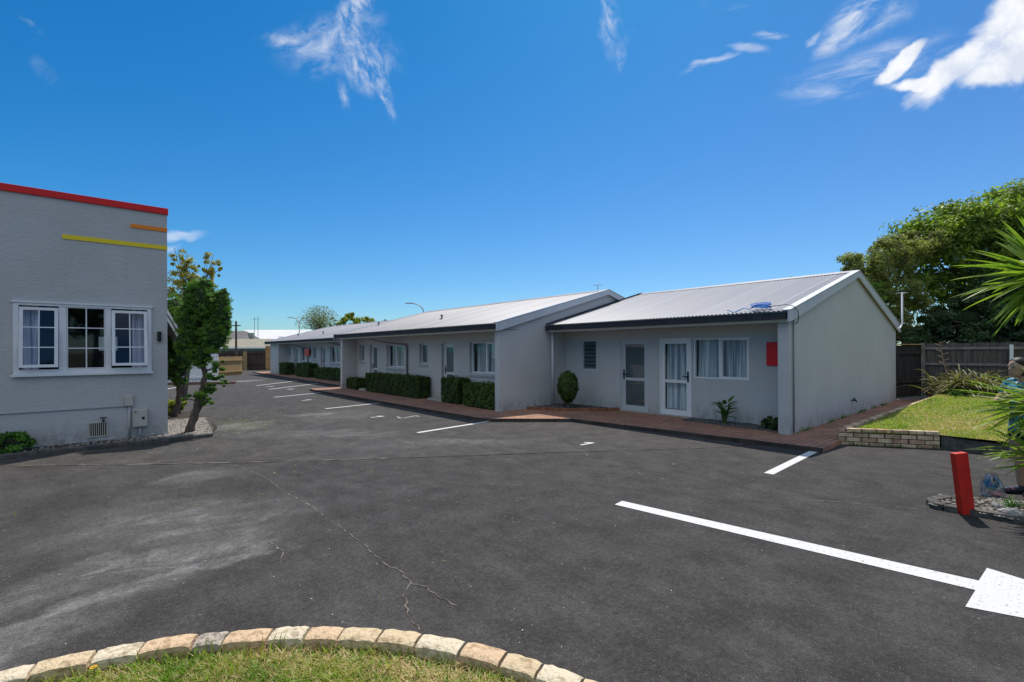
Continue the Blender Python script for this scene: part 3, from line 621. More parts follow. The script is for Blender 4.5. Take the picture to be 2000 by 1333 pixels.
# downpipes
def pipe(par, pts, r=.04, m=None): mb = MB(); mb.tube(pts, r, 10); return mb.build('downpipe', m or pipeM, par, smooth=True)
pipe(u2, [(8.2, 18.1, 2.33), (8.22, 18.1, 2.22), (8.45, 17.4, 2.10), (8.84, 16.3, 1.98), (8.87, 16.27, 1.9), (8.87, 16.27, .1)], .035)
pipe(u1, [(10.16, 9.84, 2.33), (10.16, 9.84, .1)], .036, trimM)
pipe(u3, [(9.95, 35.0, 2.33), (9.97, 35, 2.24), (10.3, 33.7, 2.05), (10.58, 33.0, 1.96), (10.60, 32.95, 1.9), (10.60, 32.95, .1)], .04)
pipe(u3, [(9.95, 27.5, 2.33), (9.97, 27.4, 2.24), (10.3, 26.0, 2.05), (10.58, 25.6, 1.9), (10.60, 25.55, .1)], .04)
mb = MB(); mb.tube([(10.33, 3.425, 2.36), (10.33, 3.425, .1)], .014, 8); mb.build('conduit', pipeM, u1, smooth=True)
# red number boards
mb = MB(); mb.box(10.825, 10.845, 3.72, 4.12, 1.40, 1.90); o = mb.build('sign_board', redsignM); props(o, 'plain red board fixed to the wall beside the near corner pillar', 'sign', 'red boards on the motel walls')
mb = MB(); mb.box(10.48, 10.50, 32.4, 33.2, 1.45, 1.95); o = mb.build('sign_board', redsignM); props(o, 'plain red board by the downpipe of the farthest motel block', 'sign', 'red boards on the motel walls')
# roof vents
for par, Xe, x, y, rr in ((rf2, 8.05, 9.75, 15.2, .05), (rf2, 8.05, 9.7, 20.4, .05), (rf3, 9.75, 11.3, 32.0, .055), (rf3, 9.75, 11.3, 37.2, .055), (rf3, 9.75, 11.1, 26.5, .05)):
    z = rzf(Xe, x); mb = MB(); mb.tube([(x, y, z-.03), (x, y, z+.13)], rr*.65, 10); mb.tube([(x, y, z+.12), (x, y, z+.14), (x, y, z+.18)], [rr*1.1, rr*1.2, rr*.6], 10); mb.tube([(x, y, z-.02), (x, y, z+.03)], [rr*2, rr], 10); mb.build('vent_pipe', pipeM, par)
# soffit lamps
for (x, y) in ((10.35, 6.2), (10.35, 8.6)):
    mb = MB(); mb.box(x-.05, x+.05, y-.1, y+.1, 2.285, 2.314); mb.build('soffit_light', whiteM, u1, bevel=.01)
mb = MB(); mb.box(8.25, 8.32, 18.05, 18.16, 2.25, 2.31); mb.build('bracket', whiteM, u2)
# small tap on gable wall
mb = MB(); mb.tube([(14.4, 3.45, .45), (14.4, 3.36, .45), (14.4, 3.34, .41)], .018, 8); mb.tube([(14.34, 3.38, .50), (14.46, 3.38, .50)], .012, 6); mb.tube([(14.4, 3.38, .45), (14.4, 3.38, .5)], .01, 6); mb.tube([(14.4, 3.43, .45), (14.62, 3.43, .47)], .012, 6); mb.build('tap', blackM, u1)
# blue rope
def rope():
    P = []; n = 900; c = Vector((10.22, 3.98, 0))
    for i in range(n):
        t = i/n; a = t*2*math.pi*7+.5*math.sin(t*40); r = .8+.2*math.sin(t*61)
        x = c.x+.05*math.sin(t*17)+.11*math.sin(a)*r; y = c.y+.02*math.sin(t*23)+.22*math.cos(a)*r
        P.append((x, y, rzf(9.95, x)+.04+.10*abs(math.sin(t*11+1))*(.4+.6*t)))
    for t in np.linspace(0, 1, 30): x = 10.15-.02*t+.03*math.sin(t*9); P.append((x, 4.2+.45*t, rzf(9.95, x)+.035+.03*math.sin(t*7)))
    mb = MB(); mb.tube(P, .009, 5); o = mb.build('rope_coil', mat('blue_rope', (.02, .17, .60), (.08, .38, .85), 30, .6), None, smooth=True)
    props(o, 'tangled bright blue rope lying on the roof edge above the gutter', 'rope')
    mb = MB(); mb.tube([(10.2, 3.85, 2.60), (10.15, 3.7, 2.61), (10.12, 3.5, 2.62), (10.15, 3.36, 2.58), (10.22, 3.31, 2.48), (10.25, 3.31, 2.36), (10.30, 3.34, 2.28), (10.34, 3.40, 2.24)], .008, 6)
    o = mb.build('cable', blackM, None, smooth=True); props(o, 'thin dark cable looping from the blue rope over the roof corner', 'cable')
rope()
# TV aerials
def aerial(x, y, z0, z1, label, elbow=False):
    t = thing('tv_aerial', (x, y, z0), label, 'aerial', 'TV aerials on the roofs')
    mb = MB(); pts = [(x, y, z0), (x, y, z1)]
    if elbow: pts = [(x-.35, y+.05, z0-.02), (x-.15, y+.02, z0+.02), (x, y, z0+.15), (x, y, z1)]
    mb.tube(pts, .025 if elbow else .012, 8); mb.build('mast', whiteM if elbow else steelM, t, smooth=True)
    mb = MB(); mb.tube([(x-.12, y+.1, z1-.03), (x+.10, y-.08, z1)], .010, 5)
    for k in range(4):
        a = -.10+k*.06; cx, cy = x+a, y-a*.8; mb.tube([(cx-.05, cy-.07, z1-.02), (cx+.05, cy+.07, z1-.02)], .006, 4)
    mb.build('antenna_head', steelM, t)
aerial(18.9, 3.2, 2.38, 3.5, 'white bent aerial pole rising from the rear eave of the nearest block', True)
aerial(13.6, 10.9, 3.6, 4.10, 'small aerial just showing above the ridge of the middle block')

# ---------------------------------------------------------------- planting along the units
def leafy_box(name, x0, x1, y0, y1, z0, z1, n, label, cat='hedge', group=None, m=None, size=.032, rnd=.05):
    t = thing(name, ((x0+x1)/2, (y0+y1)/2, z0), label, cat, group)
    core = MB(); nx, ny, nz = 6, max(6, int((y1-y0)/.12)), 6
    def warp(x, y, z):
        k = math.sin(x*23+y*7)*math.sin(y*9.3+z*5)*math.sin(z*11+y*3)
        return k*.03
    # faces of a lumpy rounded box
    def P(a, b, c):
        x = x0+.05+(x1-x0-.1)*a; y = y0+.05+(y1-y0-.1)*b; z = z0+(z1-z0-.06)*c; w = warp(x, y, z); return (x+w, y+w, z+w*.8)
    for (ax, val) in ((0, 0), (0, 1), (1, 0), (1, 1), (2, 1)):
        na, nb = {0: (ny, nz), 1: (nx, nz), 2: (nx, ny)}[ax]; V = []
        for i in range(na+1):
            for j in range(nb+1):
                s_, t_ = i/na, j/nb; V.append(P(val, s_, t_) if ax == 0 else P(s_, val, t_) if ax == 1 else P(s_, t_, val))
        core.add(V, [(i*(nb+1)+j, i*(nb+1)+j+1, (i+1)*(nb+1)+j+1, (i+1)*(nb+1)+j) for i in range(na) for j in range(nb)])
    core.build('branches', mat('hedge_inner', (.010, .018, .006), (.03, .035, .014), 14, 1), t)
    A = np.array([(y1-y0)*(z1-z0)]*2+[(x1-x0)*(z1-z0)]*2+[(x1-x0)*(y1-y0)]*1); cnt = (n*A/A.sum()).astype(int); Ps = []; Ns = []
    nr = [(-1, 0, 0), (1, 0, 0), (0, -1, 0), (0, 1, 0), (0, 0, 1)]
    for k, c in enumerate(cnt):
        p = rng.random((c, 3)); ax = k//2
        p[:, ax] = (k % 2) if k < 4 else 1
        q_ = np.c_[x0+(x1-x0)*p[:, 0], y0+(y1-y0)*p[:, 1], z0+.02+(z1-z0-.02)*p[:, 2]]
        lump = .045*np.sin(q_[:, 1]*4.1+q_[:, 2]*3)*np.sin(q_[:, 1]*11+1.3*q_[:, 2]*5+q_[:, 0]*9)+.02*np.sin(q_[:, 1]*27+q_[:, 2]*19)
        nn = np.tile(nr[k], (c, 1)).astype(float)
        q_ += nn*(lump-.035*rng.random(c))[:, None]*1.0+rng.normal(size=(c, 3))*.012
        # round the edges
        cen = np.array([(x0+x1)/2, (y0+y1)/2, (z0+z1)/2]); h = np.array([(x1-x0)/2, (y1-y0)/2, (z1-z0)/2]); r = (q_-cen); over = np.clip(np.abs(r)-(h-.08), 0, .2)
        ov = np.linalg.norm(over, axis=1); f = np.where(ov > .08, .08/np.maximum(ov, 1e-6), 1)[:, None]; rr = np.sign(r)*(np.minimum(np.abs(r), h-.08)+over*f); q_ = cen+rr
        Ps.append(q_); Ns.append(nn+np.array([0, 0, .4]))
    nt = n//22; q_ = np.c_[x0+(x1-x0)*rng.random(nt), y0+(y1-y0)*rng.random(nt), z1-.02+.09*rng.random(nt)**2]; Ps.append(q_); Ns.append(np.tile([0, 0, 1.], (nt, 1)))
    V, F = leaves(np.concatenate(Ps), np.concatenate(Ns), size, .5, .7); np_mesh('foliage', V, F, m or hedgeM, t)
    return t
HG = 'clipped box hedges along the motel wall'
leafy_box('hedge', 8.34, 8.86, 14.55, 18.85, .09, .83, 11000, 'longest clipped green hedge under the two windows of the middle block', group=HG)
leafy_box('hedge', 8.34, 8.86, 12.15, 13.1, .09, .87, 4500, 'taller rounded hedge right beside the door of the middle block', group=HG)
leafy_box('hedge', 8.28, 8.86, 10.22, 11.8, .09, .77, 6000, 'lighter bushy hedge against the end wall of the middle block', group=HG, m=foliage('light_hedge_leaf', (0.043, 0.085, 0.017), (0.102, 0.170, 0.031), (0.170, 0.255, 0.051), .28, 5))
leafy_box('hedge', 8.35, 8.86, 19.8, 21.2 if False else 20.85, .09, .56, 2500, 'small low hedge beside the far wing wall of the middle block', group=HG)
leafy_box('hedge', 9.95, 10.55, 35.6, 37.2, .09, .90, 2200, 'dark square hedge at the far end of the farthest block', group=HG, size=.05)
leafy_box('hedge', 9.95, 10.55, 30.9, 33.4, .09, .95, 3000, 'tall hedge below the red board of the farthest block', group=HG, size=.05)
leafy_box('hedge', 9.95, 10.55, 24.5, 29.7, .09, .74, 4500, 'low long hedge of the farthest block seen behind the wing wall', group=HG, size=.05)
# concrete steps / slabs at doors
for (y0, y1, lab) in ((13.15, 14.05, 'pale concrete doorstep slab right of the long hedge'), (18.95, 19.65, 'pale concrete doorstep slab left of the long hedge')):
    mb = MB(); mb.box(8.42, 8.88, y0, y1, .08, .15); o = mb.build('doorstep', concLM, None, bevel=.01); props(o, lab, 'step', 'doorstep slabs of the middle block')
# corner bed with shrub
mb = MB(); mb.prism([(9.35, 9.86), (9.55, 9.2), (10.1, 8.55), (10.85, 8.1), (10.85, 9.93), (9.3, 9.93)], .07, .125); o = mb.build('garden_bed', soilM); props(o, 'dark soil bed with brick edge in the corner of the nearest block', 'garden bed')
OFF[o.name] = Vector((0, 0, 0))
ed = MB(); pts = [(9.2, 9.9), (9.32, 9.5), (9.5, 9.15), (9.8, 8.75), (10.15, 8.4), (10.5, 8.15), (10.85, 7.98)]
for a, b in zip(pts[:-1], pts[1:]):
    a = Vector(a); b = Vector(b); t = (b-a).normalized(); n_ = Vector((-t.y, t.x))*.05
    for k in range(2): p = a.lerp(b, k/2); q_ = a.lerp(b, k/2+.48); ed.prism([tuple(p+n_), tuple(p-n_), tuple(q_-n_), tuple(q_+n_)], .07, .15+random.uniform(0, .015))
ed.build('brick_edging', mat('red_edging_brick', (.20, .08, .045), (.30, .14, .08), 6, .9, .5, 40), o)
def round_shrub(x, y, z0, r, h, stem, n, label, m, name='shrub'):
    t = thing(name, (x, y, z0), label, 'shrub'); mb = MB()
    mb.tube([(x, y, z0-.02), (x+.02, y, z0+stem), (x, y+.02, z0+stem+.3)], [.035, .03, .02], 8)
    for k in range(6): a = k*1.05; mb.tube([(x, y, z0+stem*.7), (x+r*.5*math.cos(a), y+r*.5*math.sin(a), z0+stem+h*.4)], [.02, .008], 5)
    mb.build('stem', barkGreyM, t)
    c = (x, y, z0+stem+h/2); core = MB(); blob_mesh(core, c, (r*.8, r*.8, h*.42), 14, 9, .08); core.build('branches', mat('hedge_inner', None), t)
    P, N = ellip_pts(c, (r, r, h/2), n, .82); P += N*(.035*np.sin(N[:, 0:1]*7+N[:, 2:3]*9)*np.sin(N[:, 1:2]*8+2))+rng.normal(size=P.shape)*.018
    P[:, :2] = (P[:, :2]-np.array([x, y]))*(1-.14*np.clip((c[2]-P[:, 2:3])/(h/2), 0, 1))+np.array([x, y])
    V, F = leaves(P, N, .034, .5, .6); np_mesh('foliage', V, F, m, t); return t
round_shrub(9.95, 9.05, .12, .27, .86, .16, 7500, 'egg shaped clipped shrub on a short stem in the corner bed', hedgeM)
# strip bed with canna-like plant
mb = MB(); mb.box(10.35, 10.86, 3.68, 5.80, .07, .10); o = mb.build('pebble_strip', pebbleDM); props(o, 'strip of dark pebbles along the wall by the near pillar', 'pebbles', kind='stuff')
def pebbles(name, x0, x1, y0, y1, z, n, r0, r1, m, label, shape=None, flat=.6):
    base = [(math.cos(a), math.sin(a), 0) for a in np.arange(6)*math.pi/3]; V = []; F = []
    for _ in range(n):
        x = random.uniform(x0, x1); y = random.uniform(y0, y1)
        if shape and not shape(x, y): continue
        r = random.uniform(r0, r1); a = random.random()*6; k = len(V); e = random.uniform(.6, 1)
        for (zz, s) in ((-.3, .9), (.35, .85), (.75, .4)):
            for b in base:
                bx, by = b[0]*r*s, b[1]*r*s*e; V.append((x+bx*math.cos(a)-by*math.sin(a), y+bx*math.sin(a)+by*math.cos(a), z+zz*r*flat+r*flat*random.uniform(-.1, .1)))
        for l in range(2):
            for i in range(6): j = (i+1) % 6; F.append((k+l*6+i, k+l*6+j, k+l*6+6+j, k+l*6+6+i))
        F.append((k+12, k+13, k+14, k+15)); F.append((k+12, k+15, k+16, k+17))
    o = np_mesh(name, V, F, m, smooth=False); props(o, label, 'gravel', kind='stuff'); return o
pebbles('gravel', 10.36, 10.84, 3.7, 5.78, .105, 500, .02, .04, pebbleDM, 'dark stones lying in the strip beside the near pillar')
pebbles('gravel', 9.4, 10.8, 8.2, 9.9, .13, 350, .02, .045, pebbleDM, 'dark stones on the corner bed soil', lambda x, y: (x-9.2)+(y-8.2)*.9 > 1.2)
def blade(mb, base, dirv, L, wd, droop, segs=7, fold=.25, twist=0):
    d = Vector(dirv).normalized(); side = d.cross(Vector((0, 0, 1)));
    if side.length < .05: side = Vector((1, 0, 0))
    side.normalize(); side = Matrix.Rotation(twist, 3, d) @ side; V = []; p = Vector(base); st = L/segs
    for i in range(segs+1):
        t = i/segs; w_ = wd*(.55+.45*min(1, t*4))*(1-t**2.2)**.8+.001; nrm = side.cross(d).normalized()
        V += [tuple(p-side*w_/2+nrm*w_*fold), tuple(p), tuple(p+side*w_/2+nrm*w_*fold)]
        p = p+d*st; d = (d+Vector((0, 0, -droop*st*(.4+t*1.6)))).normalized()
    F = []
    for i in range(segs): F += [(3*i, 3*i+1, 3*i+4, 3*i+3), (3*i+1, 3*i+2, 3*i+5, 3*i+4)]
    mb.add(V, F)
def ovate_plant(x, y, z0, n, h, label):
    t = thing('leafy_plant', (x, y, z0), label, 'plant'); mb = MB(); st = MB()
    for i in range(n):
        a = random.random()*6.283; hh = h*random.uniform(.25, .95); lean = random.uniform(.1, .42)*.6
        top = Vector((x+math.cos(a)*lean*hh*.9, y+math.sin(a)*lean*hh*1.3, z0+hh*.8)); st.tube([(x+.03*math.cos(a), y+.03*math.sin(a), z0), tuple(top)], [.010, .006], 5)
        d = Vector((math.cos(a)*.9, math.sin(a)*1.2, random.uniform(.1, 1.2))); blade(mb, top, d, random.uniform(.16, .30), random.uniform(.07, .11), 2.0, 6, .2)
    st.build('stem', mat('green_stem', (.06, .10, .02), None), t); mb.build('foliage', foliage('big_leaf', (0.030, 0.100, 0.020), (0.060, 0.160, 0.032), (0.100, 0.240, 0.040), .3, 6, .3), t)
ovate_plant(10.45, 4.86, .1, 26, .66, 'dark green broad leaved plant below the window by the near pillar')
def low_plant(x, y, z0, r, h, n, label, m, name='low_shrub', size=.03, cat='shrub'):
    t = thing(name, (x, y, z0), label, cat)
    core = MB(); blob_mesh(core, (x, y, z0+h*.3), (r*.55, r*.55, h*.38), 12, 8, .15); core.build('branches', mat('hedge_inner', None), t)
    P, N = clumped([((x, y, z0+h*.5), (r, r, h*.55))], int(n*1.8), 26, .36); P[:, 2] = np.maximum(P[:, 2], z0)
    V, F = leaves(P, N, size, .45, .8); np_mesh('foliage', V, F, m, t); return t
low_plant(10.55, 3.9, .1, .22, .22, 1300, 'low dark bushy plant at the foot of the near pillar', hedgeM)

# ---------------------------------------------------------------- left building
def left_building():
    b = thing('rendered_building', (-2, 12, .1), 'tall grey rough rendered building with a red roof line and yellow and orange stripes', 'building')
    F = lambda u, w, z: (u, 12+w, z)
    WX0, WX1, WZ0, WZ1 = -1.05, .76, 1.42, 2.60
    mb = MB(); wall_cells(mb, -8.0, 1.085, -.02, 4.56, .2, [(WX0, WX1, WZ0, WZ1)], F)
    mb.box(.9, 1.083, 12.2, 19.8, -.02, 4.5); mb.box(-8, 1.0, 19.8, 20.0, -.02, 4.5)
    mb.box(-8, -7.8, 12.2, 19.8, -.02, 4.5); mb.build('wall', stuccoM, b)
    mb = MB(); mb.box(-8.02, 1.105, 11.965, 20.02, 4.555, 4.68); mb.build('parapet_cap', redM, b, bevel=.006)
    mb = MB(); mb.box(.50, 1.088, 11.985, 12.001, 4.20, 4.275); mb.build('orange_band', orangeM, b)
    mb = MB(); mb.box(-.48, 1.088, 11.985, 12.001, 3.835, 3.915); mb.build('yellow_band', yellowM, b)
    rm = MB(); rm.box(-2.2, .89, 13.15, 13.19, .2, 3.2); rm.box(-2.2, .89, 12.25, 13.1, .9, .95); rm.build('room', darkM, b)
    # window assembly
    mb = MB(); f = lambda *a: fbox(mb, F, *a)
    f(-1.11, -1.04, -.03, .06, 1.35, 2.63); f(.755, .82, -.03, .06, 1.35, 2.63); f(-1.04, .755, -.03, .06, 2.585, 2.63)
    f(-1.13, .84, -.05, .0, 2.631, 2.66); f(-1.11, .82, -.045, .06, 1.345, 1.44)
    f(-.53, -.425, -.02, .06, 1.44, 2.585); f(.115, .205, -.02, .06, 1.44, 2.585); f(-1.14, .85, -.07, -.03, 1.32, 1.36)
    wn = mb.build('window', whiteM, b)
    def sash(u0, u1, z0, z1, tilt, rows, name='sash'):
        s = MB(); hz = z1; a = R(tilt)
        def G(u, w, z): dz = z-hz; return F(u, w*math.cos(a)+dz*math.sin(a), hz+dz*math.cos(a))
        frame_ring(s, G, u0, u1, z0, z1, .05 if tilt else .012, -.02, .02)
        um = (u0+u1)/2; s_ = .05 if tilt else .012
        fbox(s, G, um-.009, um+.009, -.016, .012, z0+s_, z1-s_)
        for k in (1, 2): zz = z0+(z1-z0)*k/3; fbox(s, G, u0+s_, um-.009, -.016, .012, zz-.009, zz+.009); fbox(s, G, um+.009, u1-s_, -.016, .012, zz-.009, zz+.009)
        o = s.build(name, whiteM, wn); g = MB()
        g.add([G(u0+.01, .004, z0+.01), G(u1-.01, .004, z0+.01), G(u1-.01, .004, z1-.01), G(u0+.01, .004, z1-.01)], [(0, 1, 2, 3)])
        g.build('pane', glassDarkM, wn)
    sash(-1.035, -.535, 1.475, 2.555, 6, 3); sash(.21, .75, 1.475, 2.555, 9, 3); sash(-.42, .11, 1.445, 2.58, 0, 3, 'fixed_light')
    curtain(F, -1.03, -.80, 1.3, 2.6, .12, curtDM, wn, .03, .07); curtain(F, .52, .76, 1.3, 2.6, .12, curtDM, wn, .03, .07)
    mb = MB(); mb.box(.02, .30, 12.3, 12.31, 1.78, 2.05); mb.build('notice', paperM, wn)
    # wall fittings
    mb = MB(); mb.box(.915, .98, 11.93, 12.0, 1.96, 2.16); mb.build('wall_light', blackM, b, bevel=.01)
    mb = MB(); mb.box(.40, .53, 11.93, 12.0, .69, .90); mb.build('junction_box', beigeM, b, bevel=.012)
    mb = MB(); mb.box(.52, .745, 11.86, 12.0, .28, .62); o = mb.build('meter_box', beigeM, b, bevel=.012)
    mb = MB(); mb.box(.66, .70, 11.852, 11.861, .42, .47); mb.box(.55, .57, 11.852, 11.861, .56, .59); mb.build('lock', blackM, o)
    mb = MB(); mb.tube([(.47, 11.975, .69), (.47, 11.975, .05)], .018, 8); mb.tube([(.63, 11.93, .28), (.63, 11.93, .05)], .018, 8); mb.tube([(-8, 11.985, .685), (.45, 11.985, .69)], .011, 6); mb.build('conduit', wallM, b, smooth=True)
    mb = MB(); frame_ring(mb, F, -.14, .15, .14, .42, .02, -.02, .0)
    for k in range(9): u = -.115+k*.030; fbox(mb, F, u, u+.012, -.015, -.0, .16, .40)
    o = mb.build('air_vent', beigeM, b); mb = MB(); fbox(mb, F, -.12, .13, -.003, -.001, .16, .40); mb.build('vent_shadow_gap', blackM, o)
    mb = MB(); mb.tube([(.08, 12.0, .46), (.08, 11.93, .46), (.08, 11.91, .42)], .018, 8); mb.tube([(.03, 11.94, .5), (.13, 11.94, .5)], .014, 6); mb.build('tap', blackM, b)
left_building()
# sloping white porch rail/fascia behind the building corner
t = thing('porch_roof', (1.3, 13.2, 1.8), 'white edged sloping porch roof behind the corner of the rendered building', 'porch')
mb = MB()
for dz in (0, .17): mb.prismY([(1.0, 2.84+dz), (1.54, 1.76+dz), (1.54, 1.85+dz), (1.0, 2.93+dz)], 13.2, 13.26)
mb.build('barge_board', whiteM, t); mb = MB(); mb.prismY([(1.0, 2.94), (1.54, 1.86), (1.54, 1.90), (1.0, 2.98)], 13.26, 15.6); mb.build('roof', roof3M, t)
# kerb and gravel round the trees
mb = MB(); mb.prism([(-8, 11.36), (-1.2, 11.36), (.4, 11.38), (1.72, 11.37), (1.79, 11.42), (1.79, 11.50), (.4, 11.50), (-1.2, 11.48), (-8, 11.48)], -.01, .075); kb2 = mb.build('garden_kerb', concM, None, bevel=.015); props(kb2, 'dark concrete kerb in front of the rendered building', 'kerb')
mb = MB(); mb.prism([(-8, 11.48), (1.75, 11.49), (2.05, 12.6), (2.1, 14.5), (1.95, 16.2), (1.0, 16.2), (1.0, 12.1), (-8, 12.0)], -.01, .06); o = mb.build('garden_bed', soilM); props(o, 'narrow soil bed between the kerb and the rendered building', 'garden bed')
pebbles('gravel', 1.0, 2.2, 11.5, 14.4, .062, 3600, .014, .036, pebbleM, 'pale pebbles around the foot of the two twisted trees', lambda x, y: x < 1.74+(y-11.5)*.12+random.gauss(0, .04))
pebbles('gravel', -1.6, 1.1, 11.5, 11.98, .06, 1100, .012, .03, pebbleM, 'thin band of pale pebbles along the foot of the rendered wall', lambda x, y: random.random() < .25+.5*max(0, x))
low_plant(-1.15, 11.72, .06, .30, .34, 2600, 'small fresh green bush against the left end of the rendered wall', foliage('fresh_leaf', (0.060, 0.160, 0.024), (0.140, 0.300, 0.040), (0.240, 0.440, 0.060), .35, 5), size=.035)
low_plant(1.55, 15.7, .05, .28, .42, 2600, 'yellow green bush behind the second twisted tree', limeM, size=.04)

def juniper(base, trunk, ells, sub, n, label, rad, k=1.0):
    g = lambda p: (p[0]*k, p[1]*k, 1.75+(p[2]-1.75)*k)
    base = g(base); trunk = [g(p) for p in trunk]; trunk[0] = (trunk[0][0]-.01, trunk[0][1], .03); ells = [(g(c), tuple(x*k for x in r)) for c, r in ells]; sub = [(g(c), tuple(x*k for x in r)) for c, r in sub]
    t = thing('twisted_tree', base, label, 'tree', 'twisted conifers beside the rendered building')
    mb = MB(); P = [Vector(p) for p in trunk]; pts = []
    for a, b in zip(P[:-1], P[1:]):
        for k in range(4): q_ = a.lerp(b, k/4); pts.append(q_+Vector((random.uniform(-.015, .015), random.uniform(-.015, .015), 0)))
    pts.append(P[-1]); m_ = len(pts); rr = [rad*(1.35 if i == 0 else 1)*(1-.62*i/m_)*random.uniform(.88, 1.12) for i in range(m_)]
    mb.tube([tuple(p) for p in pts], rr, 10)
    mb.tube([tuple(P[1]+Vector((.03, .02, 0))), tuple(P[2]+Vector((.09, .02, 0))), tuple(P[3]+Vector((.12, -.05, .1)))], [rad*.5, rad*.4, rad*.25], 7)
    for (c, r) in ells[:8]: mb.tube([tuple(P[-2]), tuple(Vector(c))], [rad*.35, .012], 6)
    for (c, r) in sub:
        near = min(pts, key=lambda p: (p-Vector(c)).length); mb.tube([tuple(near), tuple(Vector(c))], [.022, .01], 6)
    mb.build('trunk', barkM, t, smooth=True)
    P1, N1 = clumped([(c, (r[0]*.98, r[1]*.98, r[2]*1.06)) for c, r in ells], int(n*.82), 90, .23); P2, N2 = clumped(sub, int(n*.18), 9, .42)
    core = MB()
    for c, r in ells: blob_mesh(core, c, tuple(x*.74 for x in r), 16, 12, .10)
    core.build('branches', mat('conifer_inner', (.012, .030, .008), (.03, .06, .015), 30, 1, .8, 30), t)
    V, F = leaves(np.concatenate([P1, P2]), np.concatenate([N1, N2]), .020, .30, .9); np_mesh('crown', V, F, juniM, t)
juniper((1.53, 12.59, .05), [(1.53, 12.59, .03), (1.62, 12.52, .38), (1.66, 12.48, .59), (1.75, 12.49, .9), (1.80, 12.50, 1.2), (1.76, 12.51, 1.65), (1.8, 12.48, 2.3)],
    [((1.79, 12.48, 2.85), (.36, .36, .50)), ((2.08, 12.25, 2.65), (.24, .24, .42)), ((1.60, 12.65, 2.4), (.34, .34, .50)), ((1.55, 12.68, 1.95), (.32, .32, .35)), ((1.95, 12.35, 2.1), (.32, .32, .42)), ((1.72, 12.5, 1.68), (.24, .24, .30)), ((1.60, 12.6, 3.02), (.20, .2, .30)), ((2.12, 12.22, 2.95), (.14, .14, .26)), ((2.14, 12.2, 2.35), (.17, .17, .25)), ((1.82, 12.45, 3.22), (.15, .15, .16))],
    [((2.02, 12.18, 1.42), (.12, .12, .13)), ((1.95, 12.2, 1.22), (.16, .12, .10)), ((2.08, 12.08, 1.06), (.10, .09, .08)), ((1.88, 12.18, .95), (.16, .13, .10)), ((1.62, 12.35, .82), (.20, .14, .09)), ((1.80, 12.22, .66), (.13, .12, .10)), ((1.42, 12.55, .74), (.08, .07, .06))],
    95000, 'front twisted conifer with leaning trunk and dense green crown beside the rendered building', .085, .957)
juniper((1.51, 15.13, .05), [(1.51, 15.13, .03), (1.58, 15.07, .4), (1.61, 15.04, .8), (1.63, 15.05, 1.2), (1.6, 15.1, 1.8), (1.6, 15.2, 2.2)],
    [((1.55, 15.2, 2.75), (.34, .34, .5)), ((1.45, 15.35, 2.2), (.38, .38, .5)), ((1.62, 15.1, 1.6), (.42, .42, .42)), ((1.55, 15.1, 1.25), (.28, .28, .26)), ((1.85, 15.0, 1.75), (.24, .24, .35)), ((1.2, 15.3, 2.4), (.4, .4, .6))],
    [((1.62, 15.0, .98), (.18, .16, .12)), ((1.5, 15.1, 1.1), (.16, .16, .14))], 40000, 'rear twisted conifer half hidden behind the rendered building corner', .085)
def tree(name, base, ells, n, label, m, leaf=.09, rad=.16, group=None, nclump=26, clump=.30, bark=None, cat='tree', jit=.8, limbs=True, core=False, asp=.45):
    t = thing(name, base, label, cat, group); mb = MB(); B = Vector(base)
    cs = [Vector(c) for c, r in ells]; top = max(cs, key=lambda c: c.z); cen = sum(cs, Vector((0, 0, 0)))/len(cs)
    mid = B.lerp(cen, .5)+Vector((.1, -.08, 0)); mb.tube([tuple(B-Vector((0, 0, .05))), tuple(B.lerp(mid, .5)), tuple(mid), tuple(cen), tuple(top)], [rad*1.3, rad, rad*.8, rad*.55, rad*.12], 9)
    if limbs:
        for c, r in ells:
            c = Vector(c); s_ = mid.lerp(cen, random.random()); k = s_.lerp(c, .5)+Vector((0, 0, .12)); mb.tube([tuple(s_), tuple(k), tuple(c+Vector((0, 0, r[2]*.5)))], [rad*.4, rad*.25, rad*.05], 6)
            for _ in range(5):
                e = c+Vector((random.uniform(-1, 1)*r[0], random.uniform(-1, 1)*r[1], random.uniform(-.3, 1)*r[2]))*.85; mb.tube([tuple(k), tuple(e)], [rad*.14, .008], 4)
    mb.build('trunk', bark or barkGreyM, t, smooth=True)
    if core:
        cb = MB()
        for c, r in ells: blob_mesh(cb, c, tuple(x*.40 for x in r), 14, 10, .14)
        cb.build('branches', mat('conifer_inner', None), t, smooth=True)
    P, N = clumped(ells, n, nclump, clump); P = P[P[:, 2] > .05]; N = N[:len(P)]
    V, F = leaves(P, N, leaf, asp, jit); np_mesh('crown', V, F, m, t); return t
tree('slender_tree', (2.1, 18.7, 0), [((2.0, 18.8, 4.7), (.22, .22, .5)), ((2.25, 18.6, 4.35), (.32, .32, .5)), ((1.95, 18.85, 3.8), (.4, .4, .6)), ((2.45, 18.4, 3.75), (.38, .38, .5)), ((2.75, 18.2, 4.6), (.20, .2, .42)), ((2.9, 18.0, 4.45), (.2, .2, .3)), ((2.7, 18.2, 3.9), (.25, .25, .4)), ((2.2, 18.7, 3.1), (.5, .5, .5))],
     9000, 'slender tree with sparse yellowing leaves rising above the conifers', yelM, .040, .045, nclump=26, clump=.34)

